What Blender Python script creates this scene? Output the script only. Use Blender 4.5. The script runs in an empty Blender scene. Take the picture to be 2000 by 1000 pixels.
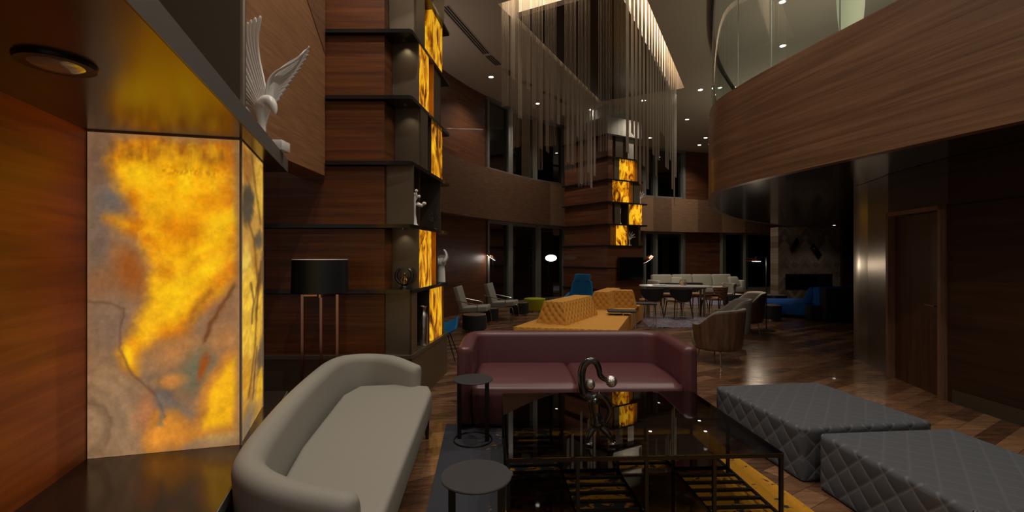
import bpy, bmesh, math, random
import numpy as np
from mathutils import Vector, Matrix
random.seed(7)
R = math.radians
H, F = 1.55, 889.0          # eye height (m) and focal length (px of a 2000 px wide frame)
sc = bpy.context.scene
COL = sc.collection

# ------------------------------------------------------------------ camera, world, exposure
cam_d = bpy.data.cameras.new('camera'); cam_d.sensor_width = 36; cam_d.lens = F / 2000 * 36
cam_d.clip_start = 0.02; cam_d.clip_end = 200
cam = bpy.data.objects.new('camera', cam_d); COL.objects.link(cam)
cam.location = (0, 0, H); cam.rotation_euler = (R(90), 0, 0)
sc.camera = cam
w = bpy.data.worlds.new('warm_fill'); sc.world = w; w.use_nodes = True
w.node_tree.nodes['Background'].inputs[0].default_value = (1.0, 0.90, 0.80, 1)  # warm ambient fill through the open back, not a dark sky
w.node_tree.nodes['Background'].inputs[1].default_value = 0.20
sc.view_settings.view_transform = 'Standard'; sc.view_settings.look = 'None'
sc.view_settings.gamma = 1; sc.view_settings.use_curve_mapping = False
sc.view_settings.exposure = 0.0
DOWN_W = 125.0      # one ceiling downlight
COVE_W = 60.0      # light the chandelier cove throws down

# ------------------------------------------------------------------ helpers
def P(px, py, z):                      # the point of height z a sight line of the survey photo passes
    Y = (H - z) * F / (py - 500.0)
    return Vector(((px - 1000) * Y / F, Y, z))
def lin(c):
    return tuple(((v/255)/12.92 if v/255 <= .04045 else ((v/255+.055)/1.055)**2.4) for v in c)

class MB:
    def __init__(s): s.bm = bmesh.new(); s.uv = None
    def _f(s, vs):
        try: return s.bm.faces.new(vs)
        except ValueError: return None
    def poly(s, pts):
        return s._f([s.bm.verts.new(p) for p in pts])
    def box(s, c, d, rz=0, m=None, bev=0, seg=2, taper=1.0):
        t = bmesh.new(); bmesh.ops.create_cube(t, size=1)
        for v in t.verts:
            k = taper if v.co.z > 0 else 1
            v.co = Vector((v.co.x*d[0]*k, v.co.y*d[1]*k, v.co.z*d[2]))
        if bev > 0: bmesh.ops.bevel(t, geom=list(t.edges), offset=bev, segments=seg, profile=.5, affect='EDGES')
        M = Matrix.Translation(c) @ Matrix.Rotation(rz, 4, 'Z')
        if m is not None: M = Matrix.Translation(c) @ m.to_4x4()
        bmesh.ops.transform(t, matrix=M, verts=t.verts)
        me = bpy.data.meshes.new('t'); t.to_mesh(me); t.free(); s.bm.from_mesh(me); bpy.data.meshes.remove(me)
        return s
    def box2(s, a, b, bev=0, seg=2):   # from min corner to max corner
        return s.box([(a[i]+b[i])/2 for i in range(3)], [abs(b[i]-a[i]) for i in range(3)], bev=bev, seg=seg)
    def bar(s, p, q, wd, th, bev=0):   # rectangular bar from p to q
        p, q = Vector(p), Vector(q); d = q-p
        m = d.to_track_quat('Z', 'Y').to_matrix()
        return s.box((p+q)/2, (wd, th, d.length), m=m, bev=bev)
    def prism(s, poly, z0, z1, bev=0, seg=3):
        t = bmesh.new()
        a = [t.verts.new((p[0], p[1], z0)) for p in poly]; b = [t.verts.new((p[0], p[1], z1)) for p in poly]
        n = len(poly)
        t.faces.new(a[::-1]); t.faces.new(b)
        for i in range(n): t.faces.new((a[i], a[(i+1) % n], b[(i+1) % n], b[i]))
        bmesh.ops.recalc_face_normals(t, faces=t.faces)
        if bev > 0: bmesh.ops.bevel(t, geom=[e for e in t.edges if abs(e.verts[0].co.z-e.verts[1].co.z) < 1e-6 or n < 9], offset=bev, segments=seg, profile=.5, affect='EDGES')
        me = bpy.data.meshes.new('t'); t.to_mesh(me); t.free(); s.bm.from_mesh(me); bpy.data.meshes.remove(me)
        return s
    def tube(s, pts, r, n=8, flat=(1, 1), closed=False, cap=True, up=(0, 0, 1)):
        pts = [Vector(p) for p in pts]; N = len(pts)
        rs = r if isinstance(r, (list, tuple)) else [r]*N
        rings = []; side = None
        for i, p in enumerate(pts):
            a = pts[i-1] if (i > 0 or closed) else p
            b = pts[(i+1) % N] if (i < N-1 or closed) else p
            d = (b-a).normalized() if (b-a).length > 1e-9 else Vector((0, 0, 1))
            if side is None:
                side = d.cross(Vector(up));
                if side.length < 1e-3: side = d.cross(Vector((0, 1, 0)))
            else: side = side - d*side.dot(d)
            side.normalize(); u = side.cross(d).normalized()
            rings.append([s.bm.verts.new(p + side*math.cos(2*math.pi*k/n)*rs[i]*flat[0] + u*math.sin(2*math.pi*k/n)*rs[i]*flat[1]) for k in range(n)])
        for i in range(N if closed else N-1):
            A, B = rings[i], rings[(i+1) % N]
            for k in range(n): s._f((A[k], A[(k+1) % n], B[(k+1) % n], B[k]))
        if cap and not closed: s._f(rings[0][::-1]); s._f(rings[-1])
        return s
    def lathe(s, prof, c=(0, 0, 0), n=32, sx=1, sy=1, m=None):
        c = Vector(c); rings = []
        for r, z in prof:
            ring = []
            for k in range(n):
                v = Vector((r*math.cos(2*math.pi*k/n)*sx, r*math.sin(2*math.pi*k/n)*sy, z))
                if m is not None: v = m @ v
                ring.append(s.bm.verts.new(c+v))
            rings.append(ring)
        for A, B in zip(rings, rings[1:]):
            for k in range(n): s._f((A[k], A[(k+1) % n], B[(k+1) % n], B[k]))
        s._f(rings[0][::-1]); s._f(rings[-1]); return s
    def ball(s, c, r, n=14, sc_=(1, 1, 1)):
        pr = [(max(1e-4, math.sin(math.pi*i/n)), -math.cos(math.pi*i/n)) for i in range(n+1)]
        c = Vector(c); rings = []
        for a, z in pr:
            rings.append([s.bm.verts.new(c+Vector((a*math.cos(2*math.pi*k/n)*r*sc_[0], a*math.sin(2*math.pi*k/n)*r*sc_[1], z*r*sc_[2]))) for k in range(n)])
        for A, B in zip(rings, rings[1:]):
            for k in range(n): s._f((A[k], A[(k+1) % n], B[(k+1) % n], B[k]))
        return s
    def strip(s, path, z0, z1, uvl=True):    # vertical ribbon along plan path, UV in metres
        uv = s.bm.loops.layers.uv.verify(); L = 0
        a = [s.bm.verts.new((p[0], p[1], z0)) for p in path]; b = [s.bm.verts.new((p[0], p[1], z1)) for p in path]
        for i in range(len(path)-1):
            d = math.dist(path[i][:2], path[i+1][:2]); f = s._f((a[i], a[i+1], b[i+1], b[i]))
            for l, q in zip(f.loops, ((L, z0), (L+d, z0), (L+d, z1), (L, z1))): l[uv].uv = q
            L += d
        return s
    def grid(s, fn, nu, nv, close_u=False):
        V = [[s.bm.verts.new(fn(i/nu, j/nv)) for j in range(nv+1)] for i in range(nu if close_u else nu+1)]
        for i in range(nu):
            for j in range(nv): s._f((V[i][j], V[(i+1) % len(V)][j], V[(i+1) % len(V)][j+1], V[i][j+1]))
        return s
    def build(s, name, mat, parent=None, angle=40, mods=(), loc=None):
        bmesh.ops.recalc_face_normals(s.bm, faces=s.bm.faces)
        me = bpy.data.meshes.new(name); s.bm.to_mesh(me); s.bm.free()
        me.materials.append(mat); me.shade_smooth()
        try: me.set_sharp_from_angle(angle=R(angle))
        except Exception: pass
        o = bpy.data.objects.new(name, me); COL.objects.link(o)
        if parent is not None: o.parent = parent
        for t, kw in mods:
            md = o.modifiers.new(t.lower(), t)
            for k, v in kw.items(): setattr(md, k, v)
        return o

def tag(o, label, cat, group=None):
    o['label'] = label; o['category'] = cat
    if group: o['group'] = group
    return o
def thing(name, label, cat, loc=(0, 0, 0), rz=0, group=None):
    o = bpy.data.objects.new(name, None); COL.objects.link(o); o.empty_display_size = .1
    o.location = loc; o.rotation_euler = (0, 0, rz); return tag(o, label, cat, group)
def structure(o): o['kind'] = 'structure'; return o
def dup(o, loc, rz, label=None, parent=None):
    c = o.copy(); COL.objects.link(c)
    if parent is None:
        c.location = loc; c.rotation_euler = (0, 0, rz)
        if label: c['label'] = label
    else: c.parent = parent
    for ch in [x for x in COL.objects if x.parent == o]: dup(ch, None, 0, parent=c)
    return c
def plabel(o, l): o['label'] = l; return o
def crom(pts, n=6):
    out = []; P_ = [Vector(p) for p in pts]; P_ = [P_[0]*2-P_[1]] + P_ + [P_[-1]*2-P_[-2]]
    for i in range(1, len(P_)-2):
        for k in range(n):
            t = k/n; a, b, c, d = P_[i-1:i+3]
            out.append(.5*((2*b)+(c-a)*t+(2*a-5*b+4*c-d)*t*t+(3*b-a-3*c+d)*t**3))
    out.append(P_[-2]); return out
def offset(path, d):                   # to the left of the direction of travel
    out = []
    for i, p in enumerate(path):
        a = path[max(0, i-1)]; b = path[min(len(path)-1, i+1)]
        t = (Vector(b[:2])-Vector(a[:2])).normalized(); n = Vector((-t.y, t.x))
        out.append((p[0]+n.x*d, p[1]+n.y*d))
    return out

# ------------------------------------------------------------------ materials
MATS = {}
def mat(name, col=(.5, .5, .5), rough=.5, metal=0, spec=.5, emit=None, es=0, coat=0, sheen=0):
    if name in MATS: return MATS[name]
    m = bpy.data.materials.new(name); m.use_nodes = True; b = m.node_tree.nodes['Principled BSDF']
    b.inputs['Base Color'].default_value = (*col[:3], 1); b.inputs['Roughness'].default_value = rough
    b.inputs['Metallic'].default_value = metal; b.inputs['Specular IOR Level'].default_value = spec
    b.inputs['Coat Weight'].default_value = coat; b.inputs['Sheen Weight'].default_value = sheen
    if emit: b.inputs['Emission Color'].default_value = (*emit, 1); b.inputs['Emission Strength'].default_value = es
    MATS[name] = m; return m
def nt(m): return m.node_tree, m.node_tree.nodes, m.node_tree.links, m.node_tree.nodes['Principled BSDF']
def mapping(m, scale, rot=(0, 0, 0), coord='Object', loc=(0, 0, 0)):
    t, N, L, b = nt(m); tc = N.new('ShaderNodeTexCoord'); mp = N.new('ShaderNodeMapping')
    mp.inputs['Scale'].default_value = scale; mp.inputs['Rotation'].default_value = rot; mp.inputs['Location'].default_value = loc
    L.new(tc.outputs[coord], mp.inputs[0]); return mp.outputs[0]
def ramp(m, fac, stops, interp='LINEAR'):
    t, N, L, b = nt(m); r = N.new('ShaderNodeValToRGB'); r.color_ramp.interpolation = interp
    e = r.color_ramp.elements
    while len(e) < len(stops): e.new(.5)
    for k, (p, c) in enumerate(stops): e[k].position = p; e[k].color = (*c[:3], 1)
    L.new(fac, r.inputs[0]); return r.outputs[0]
def noise(m, vec, scale=1, detail=4, rough=.6, dist=0):
    t, N, L, b = nt(m); n = N.new('ShaderNodeTexNoise')
    n.inputs['Scale'].default_value = scale; n.inputs['Detail'].default_value = detail
    n.inputs['Roughness'].default_value = rough; n.inputs['Distortion'].default_value = dist
    L.new(vec, n.inputs['Vector']); return n.outputs['Fac']
def bump(m, h, s=.2, d=.01):
    t, N, L, b = nt(m); bn = N.new('ShaderNodeBump'); bn.inputs['Strength'].default_value = s; bn.inputs['Distance'].default_value = d
    L.new(h, bn.inputs['Height']); L.new(bn.outputs[0], b.inputs['Normal'])
def math_(m, op, a, b_=None):
    t, N, L, b = nt(m); n = N.new('ShaderNodeMath'); n.operation = op
    for i, v in enumerate((a, b_)):
        if v is None: continue
        if isinstance(v, (int, float)): n.inputs[i].default_value = v
        else: L.new(v, n.inputs[i])
    return n.outputs[0]
def wood(name, dark, mid, light, rough=.35, scale=(.7, .7, 22), rot=(0, 0, 0), coord='Object', coat=.1, fine=True):
    if name in MATS: return MATS[name]
    m = mat(name, mid, rough, coat=coat); t, N, L, b = nt(m)
    v = mapping(m, scale, rot, coord); f = noise(m, v, 1, 8, .62, .5)
    L.new(ramp(m, f, [(.28, dark), (.5, mid), (.72, light)]), b.inputs['Base Color'])
    v2 = mapping(m, tuple(s*4 for s in scale), rot, coord); bump(m, noise(m, v2, 1, 3), .08, .003)
    return m
def cloth(name, col, rough=.85, amt=.15, scale=220, b_=.15):
    if name in MATS: return MATS[name]
    m = mat(name, col, rough, spec=.25); t, N, L, b = nt(m)
    f = noise(m, mapping(m, (1, 1, 1)), scale, 2)
    L.new(ramp(m, f, [(.3, tuple(c*(1-amt) for c in col)), (.7, tuple(min(1, c*(1+amt)) for c in col))]), b.inputs['Base Color'])
    bump(m, f, b_, .002); return m

wood_red = wood('red_wood', (.055, .014, .003), (.115, .032, .006), (.19, .060, .013), .40)
wood_wall = wood('orange_wood', (.21, .048, .007), (.40, .098, .014), (.58, .17, .03), .5, (.8, .8, 13))
wood_fascia = wood('walnut_fascia', (.10, .048, .024), (.19, .095, .048), (.28, .15, .08), .42, (.5, .5, 20))
wood_band = wood('band_veneer', (.11, .055, .030), (.17, .090, .050), (.23, .125, .072), .5, (3, 34, 1), (0, 0, R(40)), 'UV')
wood_chev = wood('chevron_veneer', (.19, .105, .055), (.28, .16, .088), (.37, .22, .125), .5, (3, 34, 1), (0, 0, R(-40)), 'UV')
wood_dark = wood('dark_wood', (.014, .006, .003), (.027, .011, .006), (.045, .019, .010), .40)
wood_door = wood('door_wood', (.035, .014, .007), (.060, .025, .012), (.09, .04, .02), .38, (18, 18, .7))
wood_slat = wood('soffit_wood', (.010, .007, .006), (.020, .014, .011), (.035, .024, .018), .22, (.8, 26, 1), coat=.3)
wood_shell = wood('shell_wood', (.05, .025, .014), (.10, .052, .028), (.17, .09, .05), .4, (26, 26, .9))
bronze = mat('bronze_metal', (.20, .165, .12), .42, .75)
bronze_dark = mat('dark_bronze_metal', (.10, .08, .055), .4, .6)
black_shelf = mat('blackened_steel_shelf', (.018, .016, .015), .22, .25, coat=.25)
shelf_gloss = mat('glossy_dark_metal', (.105, .082, .055), .2, .85)
black_metal = mat('black_metal', (.012, .012, .013), .35, .3)
black_fab = mat('black_fabric', (.012, .013, .016), .8)
chrome = mat('brushed_steel', (.55, .52, .48), .25, 1)
copper = mat('copper_metal', (.72, .36, .22), .22, 1)
mullion = mat('window_frame_metal', (.20, .20, .175), .45, .2)
white_gl = mat('white_glaze', (.82, .80, .77), .25, coat=.3)
ceil_m = mat('ceiling_plaster', (.42, .345, .28), .85)
cream_fab = cloth('cream_upholstery', (.275, .262, .232), .6, .04)
leather = mat('maroon_leather', (.098, .031, .036), .40, spec=.6)
bump(leather, noise(leather, mapping(leather, (1, 1, 1)), 160, 3), .12, .002)
grey_fab = mat('grey_quilted_fabric', (.12, .125, .14), .8, spec=.25)
_t, _N, _L, _b = nt(grey_fab); _a = _N.new('ShaderNodeAttribute'); _a.attribute_name = 'thread'
_L.new(ramp(grey_fab, _a.outputs['Fac'], [(0, (.078, .083, .096)), (1, (.15, .155, .17))]), _b.inputs['Base Color'])
bump(grey_fab, noise(grey_fab, mapping(grey_fab, (1, 1, 1)), 320, 2), .15, .002)
greych = cloth('light_grey_chair_fabric', (.33, .31, .28))
yellow_fab = cloth('amber_velvet', (.64, .31, .055), .7, .05)
lime = cloth('lime_fabric', (.33, .32, .01))
blue = cloth('blue_fabric', (.012, .15, .36))
blue2 = cloth('royal_blue_fabric', (.006, .085, .36))
shade_m = mat('black_lampshade', (.004, .005, .007), .5)
tan = cloth('tan_leather', (.30, .17, .085))
glow = mat('lit_lamp_glass', (1, 1, 1), .4, emit=(1, .93, .84), es=6)
cream_sofa = cloth('ivory_sofa_fabric', (.50, .47, .38))
stone = wood('grey_stone_panel', (.20, .18, .15), (.28, .25, .21), (.36, .33, .28), .6, (6, 6, .6))

def glassy(name, tint, alpha, refl=1.0, rough=0.0, ior=1.5):
    m = bpy.data.materials.new(name); m.use_nodes = True; t = m.node_tree; N = t.nodes; L = t.links
    N.remove(N['Principled BSDF']); out = N['Material Output']
    tr = N.new('ShaderNodeBsdfTransparent'); tr.inputs[0].default_value = (*[c*alpha for c in tint], 1)
    gl = N.new('ShaderNodeBsdfGlossy'); gl.inputs['Color'].default_value = (refl, refl, refl, 1); gl.inputs['Roughness'].default_value = rough
    F0 = ((ior-1)/(ior+1))**2; ge = N.new('ShaderNodeNewGeometry'); dt = N.new('ShaderNodeVectorMath'); dt.operation = 'DOT_PRODUCT'
    L.new(ge.outputs['Normal'], dt.inputs[0]); L.new(ge.outputs['Incoming'], dt.inputs[1])
    def mt(op, a, b=None):
        n = N.new('ShaderNodeMath'); n.operation = op
        for i, v in enumerate((a, b)):
            if v is None: continue
            if isinstance(v, (int, float)): n.inputs[i].default_value = v
            else: L.new(v, n.inputs[i])
        return n.outputs[0]
    fr = mt('ADD', mt('MULTIPLY', mt('POWER', mt('SUBTRACT', 1.0, mt('ABSOLUTE', dt.outputs['Value'])), 5.0), 1-F0), F0)
    mx = N.new('ShaderNodeMixShader'); L.new(fr, mx.inputs[0]); L.new(tr.outputs[0], mx.inputs[1]); L.new(gl.outputs[0], mx.inputs[2])
    L.new(mx.outputs[0], out.inputs[0]); MATS[name] = m; return m
glass_win = glassy('night_window_glass', (.7, .9, .85), .05, 1.0, 0, 2.7)
glass_rail = glassy('balustrade_glass', (.72, .82, .72), .56, 1.0, 0, 1.5)
glass_top = glassy('smoked_table_glass', (.9, .88, .82), .45, 1.0, 0, 2.1)
glass_low = glassy('smoked_shelf_glass', (.9, .82, .75), .50, 1.0, .03, 2.1)

# small onyx boxes
def onyx_mat(name, seed, dark=.0):
    m = mat(name, (.5, .3, .1), .25, coat=.4); t, N, L, b = nt(m)
    v = mapping(m, (1.6, 1.6, .8), (R(12), R(24), 0), 'Object', (seed, seed*2, 0))
    f = noise(m, v, 3.0, 5, .55, 1.6)
    c = ramp(m, f, [(.32, (.03, .010, .002)), (.41, (.22, .06, .004)), (.50, (.68, .27, .006)), (.60, (.98, .56, .02)), (.72, (.85, .36, .008))])
    L.new(c, b.inputs['Base Color']); L.new(c, b.inputs['Emission Color']); b.inputs['Emission Strength'].default_value = .85
    return m
onyx = [onyx_mat('backlit_onyx_%s' % n, s) for n, s in (('gold', 1.3), ('amber', 4.1), ('veined', 7.7), ('honey', 11.2))]
amber_pl = mat('amber_lit_plate', (.55, .24, .03), .35, .5)

# ------------------------------------------------------------------ floor and ceiling
def floor_mat():
    m = mat('plank_floor', (.1, .05, .03), .22, spec=.5, coat=.25); t, N, L, b = nt(m)
    v = mapping(m, (1, 1, 1), (0, 0, R(-31)))
    br = N.new('ShaderNodeTexBrick'); L.new(v, br.inputs[0])
    br.inputs['Scale'].default_value = 1; br.inputs['Brick Width'].default_value = 1.3; br.inputs['Row Height'].default_value = .145
    br.inputs['Mortar Size'].default_value = .0018; br.inputs['Mortar Smooth'].default_value = .2
    br.inputs['Color1'].default_value = (.0, .0, .0, 1); br.inputs['Color2'].default_value = (1, 1, 1, 1); br.inputs['Mortar'].default_value = (.5, .5, .5, 1)
    g = noise(m, mapping(m, (2.2, 26, 1), (0, 0, R(-31))), 1, 8, .65, .8)
    mix = math_(m, 'ADD', math_(m, 'MULTIPLY', br.outputs['Color'], .42), math_(m, 'MULTIPLY', g, .75))
    c = ramp(m, mix, [(.18, (.035, .015, .009)), (.42, (.085, .040, .022)), (.62, (.17, .083, .043)), (.85, (.29, .155, .08))])
    mm = N.new('ShaderNodeMixRGB'); L.new(br.outputs['Fac'], mm.inputs[0]); L.new(c, mm.inputs[1]); mm.inputs[2].default_value = (.02, .01, .006, 1)
    L.new(mm.outputs[0], b.inputs['Base Color'])
    L.new(ramp(m, g, [(.3, (.20,)*3), (.7, (.34,)*3)]), b.inputs['Roughness'])
    bump(m, math_(m, 'SUBTRACT', math_(m, 'MULTIPLY', g, .4), br.outputs['Fac']), .12, .003)
    return m
structure(MB().box2((-7, -4, -.12), (15, 25, 0)).build('floor', floor_mat()))

ZC = 6.2
A_ = Vector((-.26, 8.4)); U = Vector((.471, .882)); V = Vector((.882, -.471)); LU, LV = 6.07, 2.46
def uv2(u, v, z): p = A_ + U*u + V*v; return (p.x, p.y, z)
cb = MB()
o_ = [(-7, -4), (15, -4), (15, 25), (-7, 25)]
q_ = [A_+V*LV, A_+V*LV+U*LU, A_+U*LU, A_]                 # near-right, far-right, far-left, near-left
for a, b, c, d in ((o_[0], o_[1], q_[0], q_[3]), (o_[1], o_[2], q_[1], q_[0]), (o_[2], o_[3], q_[2], q_[1]), (o_[3], o_[0], q_[3], q_[2])):
    cb.poly([(a[0], a[1], ZC), (b[0], b[1], ZC), (c[0], c[1], ZC), (d[0], d[1], ZC)])
structure(cb.build('ceiling', ceil_m))

# chandelier recess: upright sides, lid, and the dark hung panel with self-glowing cream sides
rs = MB()
for a, b in (((0, 0), (LU, 0)), ((LU, 0), (LU, LV)), ((LU, LV), (0, LV)), ((0, LV), (0, 0))):
    rs.poly([uv2(a[0], a[1], ZC), uv2(b[0], b[1], ZC), uv2(b[0], b[1], 7.5), uv2(a[0], a[1], 7.5)])
rs.poly([uv2(0, 0, 7.5), uv2(LU, 0, 7.5), uv2(LU, LV, 7.5), uv2(0, LV, 7.5)])
structure(rs.build('wall_recess', ceil_m))
recess = structure(MB().prism([uv2(.60, .10, 0)[:2], uv2(LU-.02, .10, 0)[:2], uv2(LU-.02, 2.08, 0)[:2], uv2(.60, 2.08, 0)[:2]], ZC, ZC+.1).build('ceiling_recess_panel', mat('recess_dark_panel', (.022, .010, .006), .28)))
structure(MB().prism([uv2(.62, .12, 0)[:2], uv2(LU-.04, .12, 0)[:2], uv2(LU-.04, 2.06, 0)[:2], uv2(.62, 2.06, 0)[:2]], ZC+.1, 7.45).build('trim_recess_glow', mat('cove_glow_cream', (.6, .5, .35), .6, emit=(1, .80, .54), es=.62)))  # emission stands in for cove light falling on the cream sides

# ------------------------------------------------------------------ far curved wall, band, windows
BP = [(-2.9, 7.6), (-2.3, 9.2), (-1.6, 11.0), (-.72, 12.8), (.85, 15.05), (2.4, 16.4), (5.46, 19.0), (8.86, 20.3), (12.0, 21.0), (14.6, 21.4)]
band = [(p.x, p.y) for p in crom([(a, b, 0) for a, b in BP], 10)]
wallp = offset(band, .25); band_in = offset(band, .24)
def ratio_ix(path, px):                # piece of a path up to a sight line
    k = (px-1000)/F
    for i in range(len(path)-1):
        a, b = path[i], path[i+1]
        if (a[0]/a[1]-k)*(b[0]/b[1]-k) <= 0:
            fa = a[0]-k*a[1]; fb = b[0]-k*b[1]; t = fa/(fa-fb); return i, (a[0]+(b[0]-a[0])*t, a[1]+(b[1]-a[1])*t)
    raise ValueError(px)
def piece(path, p0, p1):
    i, a = (0, path[0]) if p0 is None else ratio_ix(path, p0)
    j, b = (len(path)-2, path[-1]) if p1 is None else ratio_ix(path, p1)
    return [a] + path[i+1:j+1] + [b]
def slab(path, z0, z1, th, matl, name, mods=()):
    b = MB(); o = offset(path, th)
    b.strip(path, z0, z1); b.strip(o, z0, z1)
    for z in (z0, z1):
        for i in range(len(path)-1): b.poly([(*path[i], z), (*path[i+1], z), (*o[i+1], z), (*o[i], z)])
    for k in (0, -1): b.poly([(*path[k], z0), (*o[k], z0), (*o[k], z1), (*path[k], z1)])
    return b.build(name, matl)
ZB0, ZB1 = 2.6, 4.04
edges = [None, 930, 1075, 1121, 1250, 1276, 1312, 1363, 1410, 1455, None]
bmats = [wood_band, wood_band, wood_chev, wood_band, wood_chev, wood_band, wood_chev, wood_band, wood_chev, wood_band]
for k, (a, b) in enumerate(zip(edges, edges[1:])):
    structure(slab(piece(band, a, b), ZB0, ZB1, .26, bmats[k], 'wall_band'))
far_wood = wood('far_wall_wood', (.07, .024, .010), (.12, .043, .018), (.18, .07, .03), .42, (.8, .8, 12))
far_wood_low = far_wood
for a, b in ((None, 950), (1105, 1255), (1338, 1408), (1520, None)):
    structure(slab(piece(wallp, a, b), 0, ZB0+.05, .2, far_wood_low, 'wall_far'))
for a, b in ((None, 950), (1105, 1255), (1338, None)):
    structure(slab(piece(wallp, a, b), ZB1-.05, ZC, .2, far_wood, 'wall_far'))
def window(n, a, b, z0, z1, mull):
    pth = piece(wallp, a, b); root = structure(MB().strip(offset(pth, .06), z0, z1).build('window_%d' % n, glass_win))
    fr = MB()
    for z in (z0+.05, z1-.04):
        for i in range(len(pth)-1): fr.bar((*pth[i], z), (*pth[i+1], z), .1, .1)
    fr.build('window_frame', mullion, root)
    for px, wd in mull:
        _, q = ratio_ix(wallp, px)
        MB().box((q[0], q[1], (z0+z1)/2), (wd, .14, z1-z0), rz=math.atan2(*reversed(V if 0 else Vector((.8, .6))))).build('mullion', mullion, root)
window(1, 950, 1105, 0, ZB0, ((952, .06), (995, .17), (1051, .15), (1102, .12)))
window(2, 950, 1105, ZB1, ZC, ((952, .06), (995, .17), (1045, .10), (1100, .10)))
window(3, 1255, 1338, 0, ZB0, ((1258, .1), (1280, .16), (1334, .16)))
window(4, 1255, 1338, ZB1, ZC, ((1258, .1), (1280, .16), (1334, .18)))
window(5, 1408, 1520, 0, ZB0, ((1412, .3), (1456, .22), (1516, .2)))

# far side walls closing the room
structure(MB().box2((-7, -4, 0), (-6.8, 8.2, ZC)).build('wall_left_back', wood_dark))
structure(MB().box2((14.8, -4, 0), (15, 25, ZC)).build('wall_right_back', wood_dark))
structure(MB().box2((-7, 24.8, 0), (15, 25, ZC)).build('wall_outer', mat('night_facade', (.01, .011, .011), .9)))

structure(MB().box2((-3.42, 3.46, 0), (-3.31, 6.2, ZC)).build('wall_left', wood_dark))
# herringbone fascia on the left, above the lamp
hb = MB(); pth = [(-1.915, y) for y in (-1.5, 1, 3.0, 4.66)]
hb.strip(pth[::-1], 2.37, ZC)
structure(slab(pth, 2.37, ZC, .3, wood('herringbone_veneer', (.20, .088, .036), (.28, .132, .056), (.36, .18, .085), .5, (2.5, 30, 1), (0, 0, R(52)), 'UV'), 'wall_left_fascia'))
hb.bm.free()
# second leaf of the chevron, meeting the first along a slanting seam
sl = MB(); uvl = sl.bm.loops.layers.uv.verify()
f = sl.poly([(-1.911, 4.655, 3.62), (-1.911, 4.655, ZC), (-1.911, 2.2, ZC), (-1.911, 3.75, 4.35)])
for l in f.loops: l[uvl].uv = (l.vert.co.y, l.vert.co.z)
structure(sl.build('trim_chevron_leaf', wood('herringbone_veneer_dark', (.12, .055, .026), (.18, .085, .042), (.25, .12, .06), .5, (2.5, 30, 1), (0, 0, R(-40)), 'UV')))

# ------------------------------------------------------------------ balcony on the right
bal_pts = [(6.2, -2.5), (5.1, 0), (4.35, 2.2), (3.97, 3.5), (3.72, 4.6), (3.50, 5.6), (3.34, 6.5), (3.30, 7.4), (3.63, 8.4), (4.36, 10.0), (5.35, 11.6), (6.7, 13.3), (9.0, 15.4), (11.5, 17.0), (14.7, 18.2)]
bal = [(p.x, p.y) for p in crom([(a, b, 0) for a, b in bal_pts], 8)]
structure(slab(bal, ZB0, ZB1, -.12, wood_fascia, 'wall_balcony'))
def area_poly(path, z, name, m, flip=False):
    b = MB(); b.bm.faces.new([b.bm.verts.new((x, y, z)) for x, y in path+[(14.8, path[0][1])]])
    bmesh.ops.triangulate(b.bm, faces=b.bm.faces); return structure(b.build(name, m))
area_poly(offset(bal, -.02), ZB0+.004, 'ceiling_balcony', wood_slat)
area_poly(offset(bal, -.05), ZB1-.15, 'floor_balcony', wood_dark)
trim_b = MB(); pp = offset(bal, -.06)
trim_b.tube([(x, y, ZC-.04) for x, y in pp[40:]], .05, 6)
gp = offset(bal, -.06)
gi = [i for i in range(len(gp)) if gp[i][1] > -1]
rail = structure(MB().strip([gp[i] for i in gi], ZB1-.02, ZC-.03).build('window_balustrade', glass_rail))
sm = MB()
for px, sgn in ((1507, 0), (1442, 0), (1640, 0)):
    i, q = ratio_ix([p for p in gp if p[1] > 1 and p[1] < 8], px)
    sm.box((q[0], q[1], (ZB1+ZC)/2), (.012, .012, ZC-ZB1))
sm.build('glass_seam', mat('polished_glass_edge', (.45, .5, .42), .2), rail)
trim_b.build('top_channel', black_metal, rail)

# wall and door below the balcony
rw = [(4.62, -4), (4.65, 2.5), (4.67, 4.15), (4.655, 4.86), (4.69, 5.0), (4.83, 5.8), (4.92, 6.05), (5.06, 6.45)]
def seg_wall(pts, z0, z1, m, name, th=-.15): return structure(slab(pts, z0, z1, th, m, name))
seg_wall(rw[:4], 0, ZB0, wood_dark, 'wall_right')
seg_wall([(4.655, 4.86), (4.70, 5.05), (4.86, 5.88)], 2.10, ZB0, wood_dark, 'wall_right_over_door')
brz = mat('bronze_cladding', (.14, .11, .08), .3, .7)
seg_wall([(4.86, 5.88), (4.98, 6.2), (5.08, 6.5)], 0, ZB0, brz, 'wall_right_bronze')
col = [(5.08, 6.5), (5.13, 6.7), (5.20, 6.93), (5.30, 7.05), (5.5, 7.12), (6.5, 7.25), (9, 7.4), (14.8, 7.6)]
seg_wall(col, 0, ZB0, mat('steel_corner_cladding', (.30, .27, .22), .28, .85), 'wall_right_corner')
structure(slab([(4.60, -4), (4.64, 4.15), (4.64, 4.80)], 0, .14, -.05, bronze_dark, 'baseboard_right'))
structure(slab([(4.63, -4), (4.65, 4.15), (4.64, 4.86)], 2.085, 2.10, -.03, black_metal, 'trim_1'))
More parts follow.
